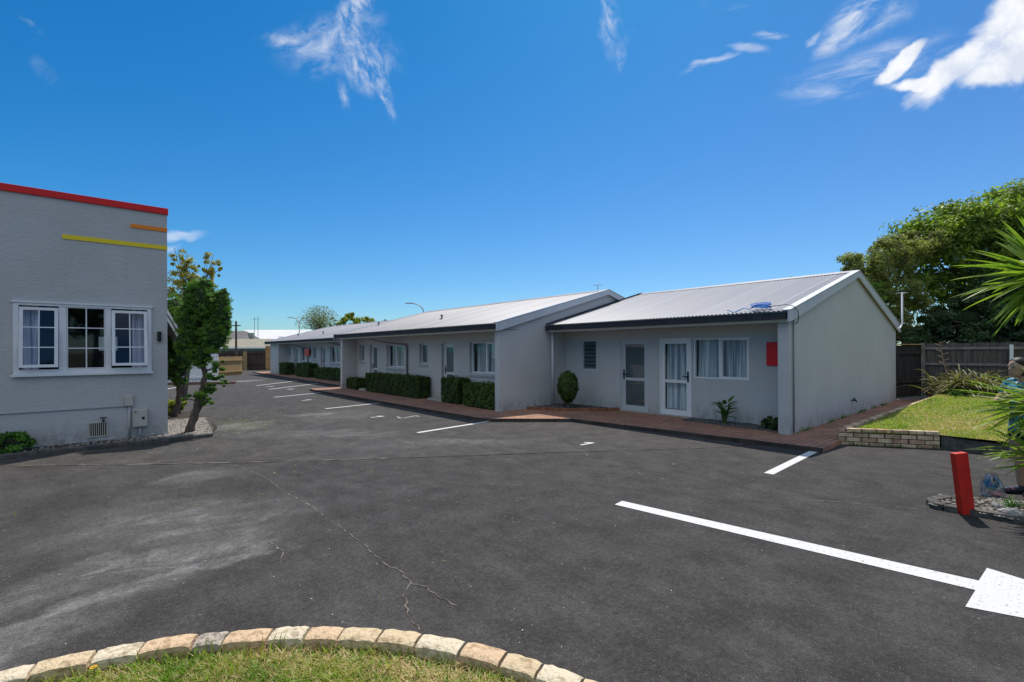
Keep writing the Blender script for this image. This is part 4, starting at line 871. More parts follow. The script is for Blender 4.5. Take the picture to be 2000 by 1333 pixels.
# ---------------------------------------------------------------- lawn and retaining wall at right
lawnM = mat('lawn_turf', (.14, .19, .02), (.30, .25, .08), 1.6, 1, .8, 30, bdist=.03, detail=8)
lawn_edge = [(10.32, 2.52), (11.05, 1.38), (11.02, .5), (10.5, -1.0), (9.5, -3.5), (9.0, -8), (21.0, -8), (21.0, 2.42)]
def zl(x): return .235+.012*(x-10.3)
mb = MB(); n_ = len(lawn_edge); mb.add([(x, y, zl(x)) for x, y in lawn_edge], [tuple(range(n_))]); mb.build('lawn', lawnM); props(bpy.data.objects['lawn'], kind='structure')
def bricks_wall():
    t = thing('retaining_wall', (10.6, 1.9, 0), 'low retaining wall of small buff bricks holding up the lawn', 'wall')
    mb = MB(); A = Vector((10.26, 2.66)); B_ = Vector((11.08, 1.36)); d = (B_-A).normalized(); nrm = Vector((-d.y, d.x))*-1
    L = (B_-A).length; h = .082
    for row in range(4):
        u = -(row % 2)*.12
        while u < L:
            u0 = max(u, 0)+.007; u1 = min(u+.235, L)-.007
            if u1-u0 > .03:
                jj = random.uniform(-.004, .004); a = A+d*u0; b = A+d*u1; o_ = nrm*(.0+jj*1.5)
                z0 = row*h-.02; top = z0+h-.013
                mb.prism([tuple(a+o_), tuple(b+o_), tuple(b+o_-nrm*.1), tuple(a+o_-nrm*.1)], z0, top if row < 3 else top+.0)
            u += .24
    # side run (edge along the path)
    A2 = Vector((10.26, 2.66)); B2 = Vector((20.9, 2.50)); d2 = (B2-A2).normalized(); n2 = Vector((-d2.y, d2.x)); L2 = (B2-A2).length
    for row in range(4):
        u = .11-(row % 2)*.12
        while u < L2:
            u0 = max(u, .105)+.004; u1 = min(u+.235, L2)-.004; a = A2+d2*u0; b = A2+d2*u1
            if u1-u0 > .03: mb.prism([tuple(a), tuple(b), tuple(b-n2*.1), tuple(a-n2*.1)], row*h-.02, row*h+h-.028)
            u += .24
    brM = [mat('buff_brick_%s' % k, a, b, 9, .92, .8, 45, lo=.35, hi=.65, bdist=.008) for k, a, b in (('pale', (.46, .35, .23), (.66, .53, .37)), ('mid', (.33, .23, .145), (.50, .38, .26)), ('brown', (.20, .14, .095), (.36, .26, .17)), ('pink', (.38, .23, .15), (.54, .37, .26)))]
    mb.mi = [q_ for i in range(len(mb.f)//6) for q_ in [random.choice((0, 0, 1, 1, 2, 3))]*6]
    mb.build('brickwork', brM, t, bevel=.004)
    core = MB(); core.prism([tuple(A+d*.05-nrm*.012), tuple(B_-nrm*.012), tuple(B_-nrm*.09), tuple(A+d*.1-nrm*.09)][::1], 0, .29); core.prism([tuple(A2+d2*.1-n2*.012), tuple(B2-n2*.012), tuple(B2-n2*.09), tuple(A2+d2*.1-n2*.09)], 0, .29); core.build('mortar', mat('mortar', (.06, .055, .045), None), t)
bricks_wall()
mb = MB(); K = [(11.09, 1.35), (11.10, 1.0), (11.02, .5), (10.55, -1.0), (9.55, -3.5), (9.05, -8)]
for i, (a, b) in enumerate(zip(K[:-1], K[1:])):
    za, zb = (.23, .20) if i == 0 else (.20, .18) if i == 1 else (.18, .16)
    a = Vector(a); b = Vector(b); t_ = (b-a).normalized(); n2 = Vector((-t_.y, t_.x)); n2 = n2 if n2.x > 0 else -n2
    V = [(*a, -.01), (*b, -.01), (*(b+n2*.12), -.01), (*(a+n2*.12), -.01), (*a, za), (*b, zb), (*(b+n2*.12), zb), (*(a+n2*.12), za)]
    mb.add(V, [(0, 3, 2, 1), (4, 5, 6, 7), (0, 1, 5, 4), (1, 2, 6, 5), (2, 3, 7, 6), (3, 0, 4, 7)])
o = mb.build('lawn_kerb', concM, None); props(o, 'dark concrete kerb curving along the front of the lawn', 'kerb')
def blades(P, hgt, wid, lean=.5):
    n = len(P); a = rng.random(n)*6.283; h = hgt*(.4+1.0*rng.random(n)); d = np.c_[np.cos(a), np.sin(a), np.zeros(n)]; s_ = np.c_[-np.sin(a), np.cos(a), np.zeros(n)]
    ln = (lean*rng.random(n)*h)[:, None]; w_ = (wid*(.6+.8*rng.random(n)))[:, None]; up = np.array([0, 0, 1.])
    b0 = P-s_*w_; b1 = P+s_*w_; m0 = P+d*ln*.4+up*(h*.55)[:, None]-s_*w_*.7; m1 = P+d*ln*.4+up*(h*.55)[:, None]+s_*w_*.7; tp = P+d*ln*1.2+up*(h*.92)[:, None]
    V = np.stack([b0, b1, m1, m0, tp, tp], 1).reshape(-1, 3); k = np.arange(n)*6; F = np.concatenate([np.c_[k, k+1, k+2, k+3], np.c_[k+3, k+2, k+4, k+5]]); return V, F
def inside(P, poly):
    x, y = P[:, 0], P[:, 1]; r = np.zeros(len(P), bool); j = len(poly)-1
    for i in range(len(poly)):
        xi, yi = poly[i]; xj, yj = poly[j]; c = ((yi > y) != (yj > y)) & (x < (xj-xi)*(y-yi)/(yj-yi+1e-12)+xi); r ^= c; j = i
    return r
n = 60000; P = np.c_[10.2+10.8*rng.random(n)**1.5, -2.0+4.6*rng.random(n), np.zeros(n)]; P = P[inside(P, lawn_edge)]; P[:, 2] = zl(P[:, 0])
pd = np.clip(.22+.5*np.exp(-((P[:, 0]-11.8)/2.2)**2)*(P[:, 1] < 1.9)+.28*np.sin(P[:, 0]*1.1+P[:, 1]*2.3)*np.sin(P[:, 1]*3.1+1), .05, .85); k = rng.random(len(P)) > pd
V, F = blades(P[k], .038, .006, 1.2); o = np_mesh('lawn_grass', V, F, foliage('lawn_blade', (.13, .24, .015), (.27, .36, .035), (.40, .38, .09), .4, 1.2)); props(o, 'short patchy green grass of the raised lawn', 'grass', kind='stuff')
V, F = blades(P[~k], .028, .006, 1.6); o = np_mesh('dry_lawn_grass', V, F, grassDryM); props(o, 'dry straw coloured grass mixed through the raised lawn', 'grass', kind='stuff')
# small weeds at the wall base
mb = MB()
for _ in range(130):
    u = random.random(); p = Vector((10.24, 2.62)).lerp(Vector((11.06, 1.33)), u); a = random.random()*6.28
    if abs(math.sin(u*9)) < .55: continue
    blade(mb, (p.x-.03, p.y-.03, .0), (math.cos(a)-.3, math.sin(a)-.2, 1.2), random.uniform(.04, .10), .012, 6, 4)
for _ in range(160):
    x = random.choice([10.9, 12.6, 13.6, 15.0, 16.5, 17.5])+random.gauss(0, .2); a = random.random()*6.28; blade(mb, (x, 3.40, .08), (math.cos(a), math.sin(a)-.3, 1.5), random.uniform(.05, .14), .014, 6, 4)
o = mb.build('weeds', foliage('weed_leaf', (0.060, 0.140, 0.024), (0.120, 0.240, 0.040), None, .3, 8)); props(o, 'green weeds along the foot of the brick wall and gable wall', 'weeds', kind='stuff')

# ---------------------------------------------------------------- rear fences
def paling(name, A, B_, z0, z1, wd, m, label, rails=(.35, .75), rail_m=None, side=1, post=None, capm=None, gap=.006, cat='fence'):
    A = Vector(A); B_ = Vector(B_); t = thing(name, (*((A+B_)/2), z0), label, cat); d = (B_-A).normalized(); nrm = Vector((-d.y, d.x))*side; L = (B_-A).length
    mb = MB(); u = 0
    while u < L-.02:
        u1 = min(u+wd, L)-gap; a = A+d*u; b = A+d*u1; o_ = nrm*random.uniform(0, .006); mb.prism([tuple(a+o_), tuple(b+o_), tuple(b+o_+nrm*.018), tuple(a+o_+nrm*.018)], z0, z1+random.uniform(-.012, .012)); u += wd
    mb.build('palings', m, t)
    for r in rails:
        z = z0+(z1-z0)*r; mb = MB(); mb.prism([tuple(A-nrm*.05), tuple(B_-nrm*.05), tuple(B_-nrm*.003), tuple(A-nrm*.003)], z-.04, z+.04); mb.build('rail', rail_m or m, t)
    if post:
        u = .05
        while u < L: p = A+d*u-nrm*.055; mb = MB(); mb.prism([tuple(p), tuple(p+d*.09), tuple(p+d*.09-nrm*.07), tuple(p-nrm*.07)], z0, z1+.01); mb.build('post', rail_m or m, t); u += post
    if capm: mb = MB(); mb.prism([tuple(A-nrm*.06), tuple(B_-nrm*.06), tuple(B_+nrm*.06), tuple(A+nrm*.06)], z1+.014, z1+.045); mb.build('cap', capm, t)
    return t
paling('timber_fence', (21.05, 3.1), (21.05, -8.5), .2, 1.93, .155, woodGreyM, 'weathered grey timber fence behind the lawn', (.60, .90), side=1, post=2.4, gap=.002, rail_m=mat('pale_rail_timber', (.17, .16, .15), (.26, .25, .23), 6, .9))
paling('timber_fence', (19.30, 3.60), (21.0, 3.06), .15, 1.86, .14, woodBkM, 'dark short timber fence joining the nearest block to the rear fence', (.3, .85), side=1, capm=woodOrM, rail_m=woodBkM)
mb = MB(); mb.box(20.86, 20.93, .9, .98, .3, 1.86) ; o = mb.build('white_post', whiteM); props(o, 'white painted post standing against the weathered rear fence', 'post')
# far fences
paling('timber_fence', (6.4, 38.7), (8.3, 40.7), 0, 1.38, .15, woodTanM, 'low new tan timber fence at the far left of the car park', (.2, .8), side=1)
f_ = paling('timber_fence', (6.8, 53.2), (12.0, 48.9), 0, 1.80, .16, woodDarkM, 'long dark brown timber fence at the far end', (.3, .85), side=1)
mb = MB(); mb.box(10.2, 10.5, 49.6, 49.8, 0, 1.75); o = mb.build('timber_post', woodTanM); props(o, 'broad tan timber post in the dark far fence', 'post')
paling('timber_fence', (11.9, 48.9), (13.2, 48.2), 0, 2.28, .18, woodOrM, 'tall orange timber fence panel next to the farthest block', (.1, .5, .9), side=1, rail_m=woodTanM)
paling('white_fence', (2.0, 32.2), (5.0, 30.2), 0, 1.62, .16, whiteM, 'white paling fence seen under the twisted conifer', (.2, .8), side=1, gap=.02)
mb = MB(); mb.prism([(1.0, 31.9), (5.6, 29.2), (5.7, 29.4), (1.1, 32.1)], -.01, .12); o = mb.build('far_kerb', mat('brown_kerb', (.18, .10, .07), None)); props(o, 'low brown kerb in front of the white paling fence', 'kerb')

# ---------------------------------------------------------------- background houses
def house(x, y, rz, L, D, hw, hr, wallm, roofm, label, hip=0, trim=None):
    t = thing('distant_house', (x, y, 0), label, 'house', rz=rz); OFF[t.name] = Vector((0, 0, 0)); mb = MB(); mb.box(-L/2, L/2, -D/2, D/2, 0, hw); mb.prism([(-L/2+.01, -.01), (L/2-.01, -.01), (L/2-.01, .01), (-L/2+.01, .01)], hw, hr-.25)
    mb.build('wall', wallm, t, local=True); o = .4; mb = MB(); a = L/2+o; b = D/2+o; h_ = hip
    V = [(-a, -b, hw-.1), (a, -b, hw-.1), (a, b, hw-.1), (-a, b, hw-.1), (-a+h_, 0, hr), (a-h_, 0, hr)]
    mb.add(V, [(0, 1, 5, 4), (2, 3, 4, 5), (1, 2, 5), (3, 0, 4), (0, 3, 2, 1)]); mb.build('roof', roofm, t, local=True)
    mb = MB(); mb.box(-a, a, -b-.08, -b, hw-.22, hw-.08); mb.build('gutter', trim or whiteM, t, local=True)
    for k in range(3): u = -L/2+L*(k+.7)/3.4; mb = MB(); mb.box(u-.6, u+.6, -D/2-.03, -D/2-.0, 1.0, min(hw-.4, 2.1)); mb.build('window', glassDarkM, t, local=True)
    return t
grenM = mat('pale_green_board', (.32, .38, .30), None); tanR = mat('tan_tile_roof', (.30, .27, .20), (.36, .33, .25), 2); greyR = mat('grey_tile_roof', (.13, .12, .12), (.17, .16, .15), 2); whR = mat('white_metal_roof', (.70, .68, .66), (.76, .75, .74), 1)
house(12.5, 74.0, R(-41), 9, 9, 2.5, 4.5, grenM, greyR, 'pale green house with grey tiled roof beyond the dark fence', 1.5)
house(14.2, 66.0, R(-41), 7.2, 4, 2.3, 3.3, grenM, tanR, 'low pale green house wing with tan roof beyond the dark fence', 1.0)
house(24.5, 92.0, R(-41), 16, 14, 2.6, 5.6, whiteM, whR, 'long building with bright white metal roof in the distance', 2.5)
def pole(x, y, z1, r, label, name='pole', m=None, cat='pole'):
    mb = MB(); mb.tube([(x, y, 0), (x, y, z1)], [r, r*.8], 8); mb.tube([(x, y, z1), (x, y, z1+.05)], [r*1.2, r*.5], 8); mb.tube([(x-.3, y+.26, z1-.35), (x+.3, y-.26, z1-.35)], r*.5, 6); o = mb.build(name, m or barkM); props(o, label, cat)
pole(9.3, 48.0, 4.4, .10, 'dark timber pole standing behind the far brown fence', cat='pole')
pole(17.42, 77.6, 6.8, .04, 'left one of two thin masts on the distant house roof', 'mast', steelM, 'mast'); pole(17.82, 77.3, 6.85, .04, 'right one of two thin masts on the distant house roof', 'mast', steelM, 'mast')
def lamp_post(x, y, h, arms, label, r=.1):
    t = thing('street_lamp', (x, y, 0), label, 'street lamp', 'street lamps beyond the motel roofs'); mb = MB(); mb.tube([(x, y, 0), (x, y, h)], [r, r*.7], 8); mb.build('pole', steelM, t, smooth=True)
    for (dx, dy, dz) in arms:
        pts = []
        for i in range(9): s_ = i/8; pts.append((x+dx*(1-math.cos(s_*1.57)), y+dy*(1-math.cos(s_*1.57)), h-.05+dz*math.sin(s_*1.57)))
        mb = MB(); mb.tube(pts, [r*.65]*9, 6); mb.build('arm', steelM, t, smooth=True)
        e = Vector(pts[-1]); d = Vector((dx, dy, 0)).normalized(); sd = Vector((-d.y, d.x, 0))
        mb = MB(); V = []
        for (u, w, hh) in ((-.1, .06, .08), (.45, .17, .09), (.8, .08, .05)):
            c = e+d*u; V += [tuple(c-sd*w-Vector((0, 0, hh*.5))), tuple(c+sd*w-Vector((0, 0, hh*.5))), tuple(c+sd*w*.7+Vector((0, 0, hh))), tuple(c-sd*w*.7+Vector((0, 0, hh)))]
        mb.add(V, [(0, 1, 2, 3), (8, 11, 10, 9)]+[(4*s+i, 4*s+(i+1) % 4, 4*s+4+(i+1) % 4, 4*s+4+i) for s in (0, 1) for i in range(4)]); mb.build('lamp_head', steelM, t)
lamp_post(31.0, 52.5, 6.6, [(-1.15, 1.0, 1.15)], 'single arm street lamp curving over the ridge of the middle block', .10)
lamp_post(26.9, 88.0, 6.6, [(-1.0, .9, 1.1), (1.0, -.9, 1.1)], 'double arm street lamp beside the distant white roof', .12)
# pampas-like tree, lime shrub and others beyond the roofs
def spiky(x, y, z, r, n, label):
    t = thing('feathery_tree', (x, y, 0), label, 'tree'); mb = MB(); mb.tube([(x, y, 0), (x, y, z)], [.25, .15], 8); mb.build('trunk', barkGreyM, t); mb = MB()
    for _ in range(n):
        a = random.random()*6.28; e = random.uniform(.15, 1.4); blade(mb, (x+.6*math.cos(a)*random.random(), y+.6*math.sin(a)*random.random(), z+random.uniform(-.5, .5)), (math.cos(a)*math.cos(e), math.sin(a)*math.cos(e), math.sin(e)), random.uniform(.6, 1)*r, .030, random.uniform(-.1, .5), 6)
    P = []
    for _ in range(1500):
        a = random.random()*6.28; e = random.uniform(.1, 1.5); q_ = r*random.random()**.6; P.append((x+q_*math.cos(a)*math.cos(e), y+q_*math.sin(a)*math.cos(e), z-.3+q_*math.sin(e)))
    P = np.array(P); V, F = leaves(P, rng.normal(size=P.shape), .09, .35, .5); mb.add([tuple(v) for v in V.tolist()], [tuple(f) for f in F.tolist()])
    mb.build('foliage', foliage('greygreen_leaf', (0.120, 0.150, 0.080), (0.240, 0.260, 0.140), (0.380, 0.340, 0.180), .3, 2), t)
spiky(15.9, 46.0, 4.0, 2.4, 300, 'spiky grey green tree rising over the roof of the farthest block')
tree('lime_shrub_tree', (24.6, 58.6, 0), [((24.0, 59.3, 5.3), (1.2, 1.2, 1.2)), ((25.6, 57.9, 4.9), (1.6, 1.6, 1.0)), ((27.2, 56.6, 4.6), (1.0, 1.0, .8))], 7000, 'bright yellow green tree top above the roof of the farthest block', limeM, .13, .2, nclump=20, clump=.35)
tree('distant_tree', (23.3, 60.6, 0), [((22.7, 60.7, 4.9), (.6, .6, 1.1)), ((22.0, 61.2, 4.3), (.6, .6, .6))], 900, 'dark small tree left of the yellow green tree top', treeDkM, .14, .15)
tree('distant_tree', (32.3, 64.6, 0), [((32.0, 65.0, 5.5), (1.3, 1.3, .9)), ((33.4, 63.8, 5.2), (1.6, 1.6, .8))], 900, 'dark distant tree just showing over the ridge of the middle block', treeDkM, .14, .2)

# ---------------------------------------------------------------- trees at the right
G_ = 'trees behind the rear fence'
tree('broadleaf_tree', (26.8, 3.2, 0), [((26.1, 3.9, 6.2), (1.3, 1.3, .9)), ((26.9, 3.1, 6.55), (1.5, 1.5, 1.0)), ((27.7, 2.4, 7.0), (1.5, 1.5, 1.1)), ((28.7, 1.5, 7.35), (1.5, 1.5, 1.2)), ((29.6, .8, 7.6), (1.5, 1.5, 1.2)), ((27.7, 2.4, 6.0), (1.5, 1.5, 1.0)), ((28.9, 1.4, 6.4), (1.6, 1.6, 1.2)), ((30, .4, 6.4), (1.6, 1.6, 1.3)), ((28.7, 1.5, 5.0), (1.6, 1.6, 1.1)), ((30, .4, 4.8), (1.7, 1.7, 1.3)), ((30.5, -1.2, 6.8), (2, 2, 1.8)), ((30.5, -1.5, 4.5), (2, 2, 1.5)), ((26.6, 3.4, 5.3), (1.3, 1.3, 1.0)), ((27.4, 2.6, 4.3), (1.3, 1.3, 1.0)), ((26.0, 3.9, 4.2), (1.0, 1.0, .9))],
     90000, 'largest broad green tree with sunlit upper leaves behind the rear fence', treeM, .085, .2, G_, nclump=40, clump=.42)
tree('broadleaf_tree', (23.2, 4.9, 0), [((23.3, 4.9, 5.0), (.9, .9, .8)), ((22.7, 5.3, 4.9), (.7, .7, .6)), ((22.8, 4.9, 3.6), (.8, .8, .9)), ((24.0, 4.3, 5.6), (1.0, 1.0, .7)), ((24.9, 3.9, 5.9), (1.0, 1.0, .6)), ((24.0, 4.3, 4.3), (1.0, 1.0, .7)), ((23.0, 4.6, 2.7), (.9, .9, .9)), ((24.4, 4.0, 3.5), (.9, .9, .5))],
     38000, 'sparser brownish tree nearest the gable of the nearest block', treeBrM, .055, .11, G_, nclump=30, clump=.42)
tree('broadleaf_tree', (24.6, 2.4, 0), [((23.3, 3.8, 2.3), (.9, .9, .9)), ((24.0, 3.0, 2.7), (1.0, 1.0, 1.1)), ((24.7, 2.4, 2.9), (1.1, 1.1, 1.2)), ((25.5, 1.6, 3.0), (1.2, 1.2, 1.3)), ((26.4, .9, 3.1), (1.2, 1.2, 1.4)), ((26.2, 1.6, 4.3), (1.2, 1.2, .9)), ((27.0, -.6, 3.2), (1.5, 1.5, 1.6)), ((27.0, -2.5, 3.2), (1.8, 1.8, 1.6)), ((23.4, 3.5, 1.7), (.9, .9, .7)), ((24.3, 2.2, 1.9), (1.1, 1.1, .8)), ((25.3, .6, 2.0), (1.2, 1.2, .9)), ((26.0, -1.2, 2.0), (1.4, 1.4, 1.0))],
     60000, 'dense dark low tree right behind the rear fence', treeDkM, .075, .16, G_, nclump=24, clump=.32, core=True)
tree('broadleaf_tree', (22.2, 5.6, 0), [((22.0, 5.6, 4.2), (.8, .8, .45)), ((22.6, 4.9, 3.9), (.7, .7, .4)), ((21.6, 6.3, 3.8), (.5, .5, .3))], 4200, 'small bright green tree peeping over the ridge of the nearest block', foliage('bright_leaf', (0.080, 0.180, 0.024), (0.200, 0.340, 0.040), (0.320, 0.440, 0.080), .35, 2), .055, .1, G_, nclump=20)
tree('distant_tree', (27.8, 9.0, 0), [((27.7, 9.0, 4.95), (.9, .9, .55))], 900, 'faint green treetop above the ridge near the gable of the nearest block', treeM, .08, .1)
# trees across the street behind the viewer (mirrored in the window glass)
WHERE = ['behind the viewer, leftmost of the row', 'behind the viewer, second of the row', 'straight behind the viewer', 'behind the viewer, fourth of the row', 'behind the viewer, farthest right of the row', 'left of the view beside the rendered building', 'left of the view opposite the middle block', 'left of the view opposite the farthest block', 'left of the view at the car park end', 'left of the view beside the viewer', 'left of and behind the viewer']
for i, (x, y, s_) in enumerate([(-14, -24, 1.2), (-7, -26, 1.5), (0, -24, 1.25), (6, -25, 1.4), (13, -26, 1.3), (-22, 16, 1.2), (-24, 28, 1.3), (-22, 40, 1.1), (-20, 52, 1.3), (-26, 4, 1.3), (-27, -8, 1.3)]):
    tree('street_tree', (x, y, 0), [((x, y, 5*s_), (3.2*s_, 2.5, 2.4*s_)), ((x+2, y, 3.6*s_), (2.4, 2, 2.0)), ((x-2.4, y+.5, 3.4*s_), (2.4, 2, 1.8))], 2500, 'leafy tree mirrored in window glass, %s' % WHERE[i], treeDkM, .30, .3, 'roadside trees behind the viewpoint', core=True)

# flax clump and flower stalk
t = thing('flax_plant', (19.9, 1.75, .33), 'bronze flax with arching strappy leaves in front of the rear fence', 'plant'); mb = MB()
for _ in range(260):
    a = random.random()*6.28; e = random.uniform(.35, 1.25); bx = random.gauss(0, .22); by = random.gauss(0, .32); blade(mb, (19.9+bx, 1.7+by, .33), (math.cos(a)*math.cos(e), math.sin(a)*math.cos(e), math.sin(e)), random.uniform(.85, 1.4), .06, random.uniform(1.2, 2.6), 8)
mb.build('foliage', flaxM, t); mb = MB(); mb.tube([(19.7, 2.15, .4), (19.62, 2.3, 1.2), (19.55, 2.42, 1.95)], [.018, .014, .008], 6)
for k in range(9): z = 1.2+k*.09; s_ = (-1)**k; p = Vector((19.62-.01*k, 2.3+.012*k, z)); mb.tube([tuple(p), tuple(p+Vector((.04, -s_*.13, .06)))], [.009, .012], 5)
mb.build('flower_stalk', mat('dry_stalk', (.28, .20, .14), None), t)
low_plant(19.4, 1.9, .32, .35, .22, 1600, 'bright green ground plant at the foot of the bronze flax', MATS['fresh_leaf'], 'ground_plant', .04, 'plant')
low_plant(20.3, 2.6, .2, .22, .24, 500, 'small reddish low plant in the fence corner', foliage('reddish_leaf', (0.180, 0.100, 0.070), (0.280, 0.160, 0.100), None, .25, 7), 'ground_plant', .03, 'plant')

# ---------------------------------------------------------------- island with bollard at right
isl = [(6.91, .84), (6.94, .90), (7.02, .94), (7.14, .93), (7.7, .62), (7.9, 0), (7.9, -2), (7.05, -2), (7.02, -.3), (6.98, .25), (6.95, .6)]
mb = MB(); mb.prism(isl[::-1], -.01, .035); o = mb.build('garden_bed', soilM); props(o, 'narrow stony planting island at the right of the car park', 'garden bed')
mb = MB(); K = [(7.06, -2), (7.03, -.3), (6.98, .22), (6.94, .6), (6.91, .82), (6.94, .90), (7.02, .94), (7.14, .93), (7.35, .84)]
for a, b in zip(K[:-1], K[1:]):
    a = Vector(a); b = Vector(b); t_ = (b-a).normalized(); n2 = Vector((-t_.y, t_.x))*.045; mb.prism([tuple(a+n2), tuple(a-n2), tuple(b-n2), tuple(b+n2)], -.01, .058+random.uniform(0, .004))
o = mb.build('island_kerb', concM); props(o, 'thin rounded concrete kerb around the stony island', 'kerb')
pebbles('gravel', 6.85, 7.8, -1.5, .95, .042, 1500, .010, .028, pebbleM, 'fine pale gravel filling the stony island', lambda x, y: x > 6.86+.05*(.9-y) and x+.55*y < 7.95)
STN = []
for i in range(22):
    random.seed(100+i); x = random.uniform(7.0, 7.62); y = random.uniform(-.35, .78)
    if (x-6.97)**2+(y-.61)**2 < .025 or x+.55*y > 7.8: continue
    mb = MB(); blob_mesh(mb, (x, y, .06), (random.uniform(.06, .13), random.uniform(.05, .10), random.uniform(.02, .04)), 9, 6, .16); o = mb.build('stone', stoneM, None, smooth=True)
    STN.append((math.hypot(x-6.92, y-.64), o))
for k, (d_, o) in enumerate(sorted(STN, key=lambda q_: q_[0])):
    nth = ['', 'second ', 'third ', 'fourth ', 'fifth ', 'sixth ', 'seventh ', 'eighth ', 'ninth ', 'tenth ', 'eleventh ', 'twelfth ', 'thirteenth ', 'fourteenth ', 'fifteenth ', 'sixteenth ', 'seventeenth ', 'eighteenth ', 'nineteenth ', 'twentieth ', 'twenty-first ', 'twenty-second '][k]
    props(o, 'rounded grey stone on the island gravel, %snearest to the red post' % nth, 'stone', 'grey stones on the island')
random.seed(11)
# leaning red bollard
mb = MB(); rt = Vector((.7536, -.6574, 0)); fw = Vector((.6574, .7536, 0)); c = Vector((6.915, .645, 0)); V = []
for z, sh in ((.0, 0), (.655, -.078)):
    for u, w in ((-.066, -.035), (.066, -.035), (.066, .035), (-.066, .035)): V.append(tuple(c+rt*(u+sh)+fw*w+Vector((0, 0, z-(.012 if (z > .5 and u < 0) else 0)))))
mb.add(V, [(0, 3, 2, 1), (4, 5, 6, 7), (0, 1, 5, 4), (1, 2, 6, 5), (2, 3, 7, 6), (3, 0, 4, 7)]); o = mb.build('bollard', mat('bollard_red', (.60, .022, .010), (.48, .014, .008), 7, .5, .3, 60), None, bevel=.006); props(o, 'bright red square bollard leaning to the left on the stony island', 'bollard')
def rosette(mb, c, n, L, wd, emin, emax, droop, face=None):
    for i in range(n):
        a = i*2.39996+random.uniform(-.2, .2); e = R(random.uniform(emin, emax)); blade(mb, (c[0]+.03*math.cos(a), c[1]+.03*math.sin(a), c[2]+random.uniform(-.08, .10)), (math.cos(a)*math.cos(e), math.sin(a)*math.cos(e), math.sin(e)), L*random.uniform(.8, 1.08), wd, droop, 8, .22, random.uniform(-.5, .5))
t = thing('yucca', (7.22, .02, .07), 'tall spiky yucca with several heads at the right edge of the island', 'plant'); mb = MB()
mb.tube([(7.25, .0, .03), (7.28, -.02, .7), (7.15, -.02, 1.5), (7.0, .02, 2.40)], [.09, .075, .06, .05], 9); mb.tube([(7.27, .0, .5), (7.36, .06, .9), (7.38, .05, 1.20)], [.05, .045, .04], 8); mb.tube([(7.27, .0, .1), (7.36, .08, .35), (7.4, .08, .55)], [.05, .04, .04], 8); mb.build('trunk', barkM, t, smooth=True)
mb = MB(); rosette(mb, (6.98, .02, 2.42), 160, .70, .078, -60, 75, .40); mb.build('leaf_head', yuccaM, t)
mb = MB(); rosette(mb, (7.38, .05, 1.16), 120, .72, .040, -35, 30, .30); mb.build('leaf_head', yuccaM, t)
mb = MB(); rosette(mb, (7.40, .07, .60), 90, .58, .040, -20, 60, .45); mb.build('leaf_head', yuccaM, t)
mb = MB()
for _ in range(40): a = random.random()*6.28; blade(mb, (7.25+random.gauss(0, .05), .34+random.gauss(0, .05), .08), (math.cos(a), math.sin(a), 1.2), random.uniform(.08, .16), .008, 5, 4)
o = mb.build('grass_tuft', MATS['fresh_leaf']); props(o, 'small grass tuft between the stones of the island', 'grass tuft')

